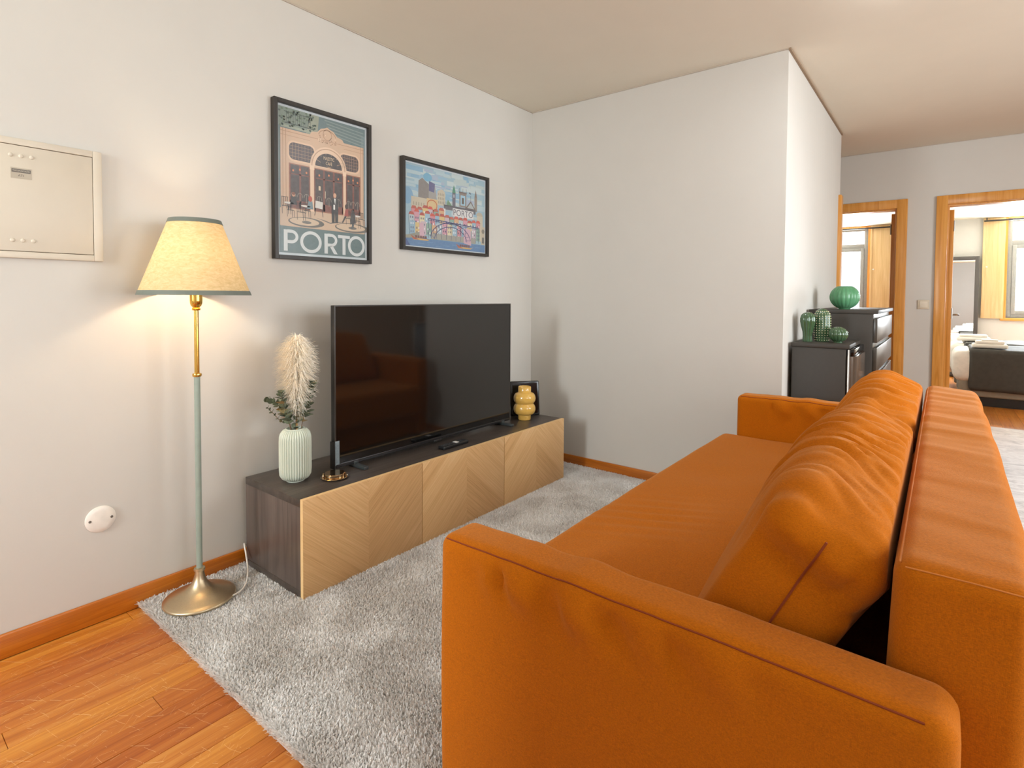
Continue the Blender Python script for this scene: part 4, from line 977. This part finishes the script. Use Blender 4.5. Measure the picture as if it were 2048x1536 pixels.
GL = plain('green_glaze', (60, 88, 58), .08, var=.08, scale=20, Coat_Weight=.6)
c1 = thing('cactus_ornament', 'lobed glossy green ceramic cactus vase, narrow at its foot, leftmost on the fridge', 'ornament', (1.746, 2.43, FZ), group='ceramic cacti on the fridge')
add('body', lathe(BM(), [(.023, 0), (.0235, .006), (.022, .03), (.024, .055), (.031, .085), (.0355, .11), (.036, .13), (.031, .15), (.02, .161), (.009, .165), (.001, .1655)], 120, (1.746, 2.43, FZ), rib=9, amp=.09, ribpow=.8), GL, c1, angle=60)
c2 = thing('cactus_ornament', 'tall green ceramic cactus with rows of cream dots, middle of the three', 'ornament', (1.806, 2.505, FZ), group='ceramic cacti on the fridge')
def c2p(z): return .0425*(1-max(0, (z-.12)/.068)**2.3)**.5 if z > .12 else .034+.0085*min(1, z/.05)
zs = list(np.linspace(0, .1875, 26))
add('body', lathe(BM(), [(max(.001, c2p(z)), z) for z in zs], 108, (1.806, 2.505, FZ), rib=18, amp=.03), GL, c2, angle=60)
sb = BM()
for i in range(18):
    for j in range(13):
        z = .008+j*.0135; a = 2*PI*i/18; r = c2p(z)*1.03
        bmesh.ops.create_icosphere(sb, subdivisions=1, radius=.0028, matrix=Matrix.Translation((1.806+r*math.cos(a), 2.505+r*math.sin(a), FZ+z)))
o = add('dots', sb, plain('cream_glaze', (222, 216, 176), .3), c2); o['kind'] = 'stuff'
c3 = thing('cactus_ornament', 'squat round green ceramic cactus, rightmost on the fridge', 'ornament', (1.893, 2.455, FZ), group='ceramic cacti on the fridge')
add('body', lathe(BM(), [(max(.001, .0465*math.cos(a)), .045+.043*math.sin(a)) for a in np.radians(np.linspace(-72, 90, 18))], 140, (1.893, 2.455, FZ+.000), rib=14, amp=.045, ribpow=.8), GL, c3, angle=60)
add('base_ring', lathe(BM(), [(.022, 0), (.022, .006)], 32, (1.893, 2.455, FZ)), GL, c3)
gv = thing('melon_vase', 'round ribbed green glass vase on top of the tall chest', 'vase', (1.847, 3.05, CZ))
GV = NT('green_frosted_glass'); gv_n = GV.noise(GV.coord('Object'), 12, 2); GV.set(GV.ramp(gv_n, [(.3, lin((86, 150, 104))), (.7, lin((112, 174, 128)))]), .25, Transmission_Weight=.25)
prv = [(.03, 0)]+[(.083*math.cos(a), .078+.078*math.sin(a)) for a in np.radians(np.linspace(-66, 62, 22))]+[(.033, .143), (.05, .12), (.06, .08), (.04, .02), (.01, .012)]
add('body', lathe(BM(), prv, 180, (1.847, 3.05, CZ), rib=20, amp=.025, ribpow=.9), GV.m, gv, angle=60)

# ------------------------------------------------------------------ bedroom seen through the doorway
TAUPE = plain('taupe_fabric', (150, 140, 124), .9); DUVET = plain('white_duvet', (232, 220, 206), .9); THROW = plain('charcoal_throw', (72, 68, 62), .95, var=.12, scale=25); TOWEL = plain('white_towel', (238, 228, 216), .95, bump=.4, scale=300)
def bed(y0, y1, label, x0=2.50, tag_=None):
    t = thing('bed', label, 'bed', ((x0+4.45)/2, (y0+y1)/2, 0), group='beds in the bright bedroom')
    add('base', softbox((x0, y0, .10), (4.45, y1, .34), .02, .2), TAUPE, t)
    add('plinth', box(BM(), x0+.05, 4.40, y0+.04, y1-.04, 0, .10), MATB, t)
    def dv(Q, N):
        x, y, z = Q.T; Q = Q.copy(); w = (vnoise(x*9, y*9, z*9, 3)-.5)*.02; Q += N*w[:, None]
        return Q
    add('duvet', softbox((x0-.055, y0-.035, .26), (4.3, y1+.035, .60), (.09, .06, .09), .05, dv), DUVET, t)
    def tv_(Q, N):
        x, y, z = Q.T; Q = Q.copy(); Q += N*((vnoise(x*7, y*7, z*7, 8)-.5)*.012)[:, None]; return Q
    add('throw', softbox((x0+.085, y0-.062, .17), (x0+.72, y1+.05, .625), (.03, .05, .05), .04, tv_), THROW, t)
    add('headboard', box(BM(), 4.46, 4.54, y0, y1, 0, 1.05, bev=.02), TAUPE, t)
    return t
bed(6.80, 7.62, 'nearest bed with white duvet and charcoal throw hanging over its side')
bed(7.92, 8.74, 'farther bed behind, partly hidden, with a charcoal throw', 2.48)
def towels(x, y, label, sizes):
    t = thing('towel_stack', label, 'towels', (x, y, .634), group='folded towels on the beds'); z = .634
    for (w, d, h) in sizes:
        add('towel', softbox((x-w/2, y-d/2, z), (x+w/2, y+d/2, z+h), h*.45, .04), TOWEL, t); z += h*.96
towels(2.76, 6.95, 'stack of folded white towels on the nearest bed', ((.30, .22, .045), (.24, .18, .035), (.14, .12, .015)))
towels(2.66, 8.15, 'stack of folded white towels on the farther bed', ((.34, .25, .05), (.28, .2, .035)))
mr = thing('floor_mirror', 'dark framed standing mirror against the bedroom window wall', 'mirror', (2.55, 9.50, 0))
mx0, mx1, mz0, mz1 = 2.30, 2.755, .02, 1.80; f = BM()
for q in ((mx0, mx0+.05, mz0, mz1), (mx1-.05, mx1, mz0, mz1), (mx0+.05, mx1-.05, mz1-.055, mz1), (mx0+.05, mx1-.05, mz0, mz0+.055)): box(f, q[0], q[1], 9.50, 9.535, q[2], q[3], bev=.003)
add('frame', f, plain('mirror_frame', (78, 72, 68), .5), mr)
mm = NT('mirror_silver'); mm.set((.9, .9, .9), .01, 1.0)
add('mirror_glass', boxes((mx0+.05, mx1-.05, 9.512, 9.52, mz0+.055, mz1-.055)), mm.m, mr, smooth=False)
add('back_leg', boxes((2.50, 2.56, 9.535, 9.595, 0, 1.2)), MATB, mr, smooth=False)
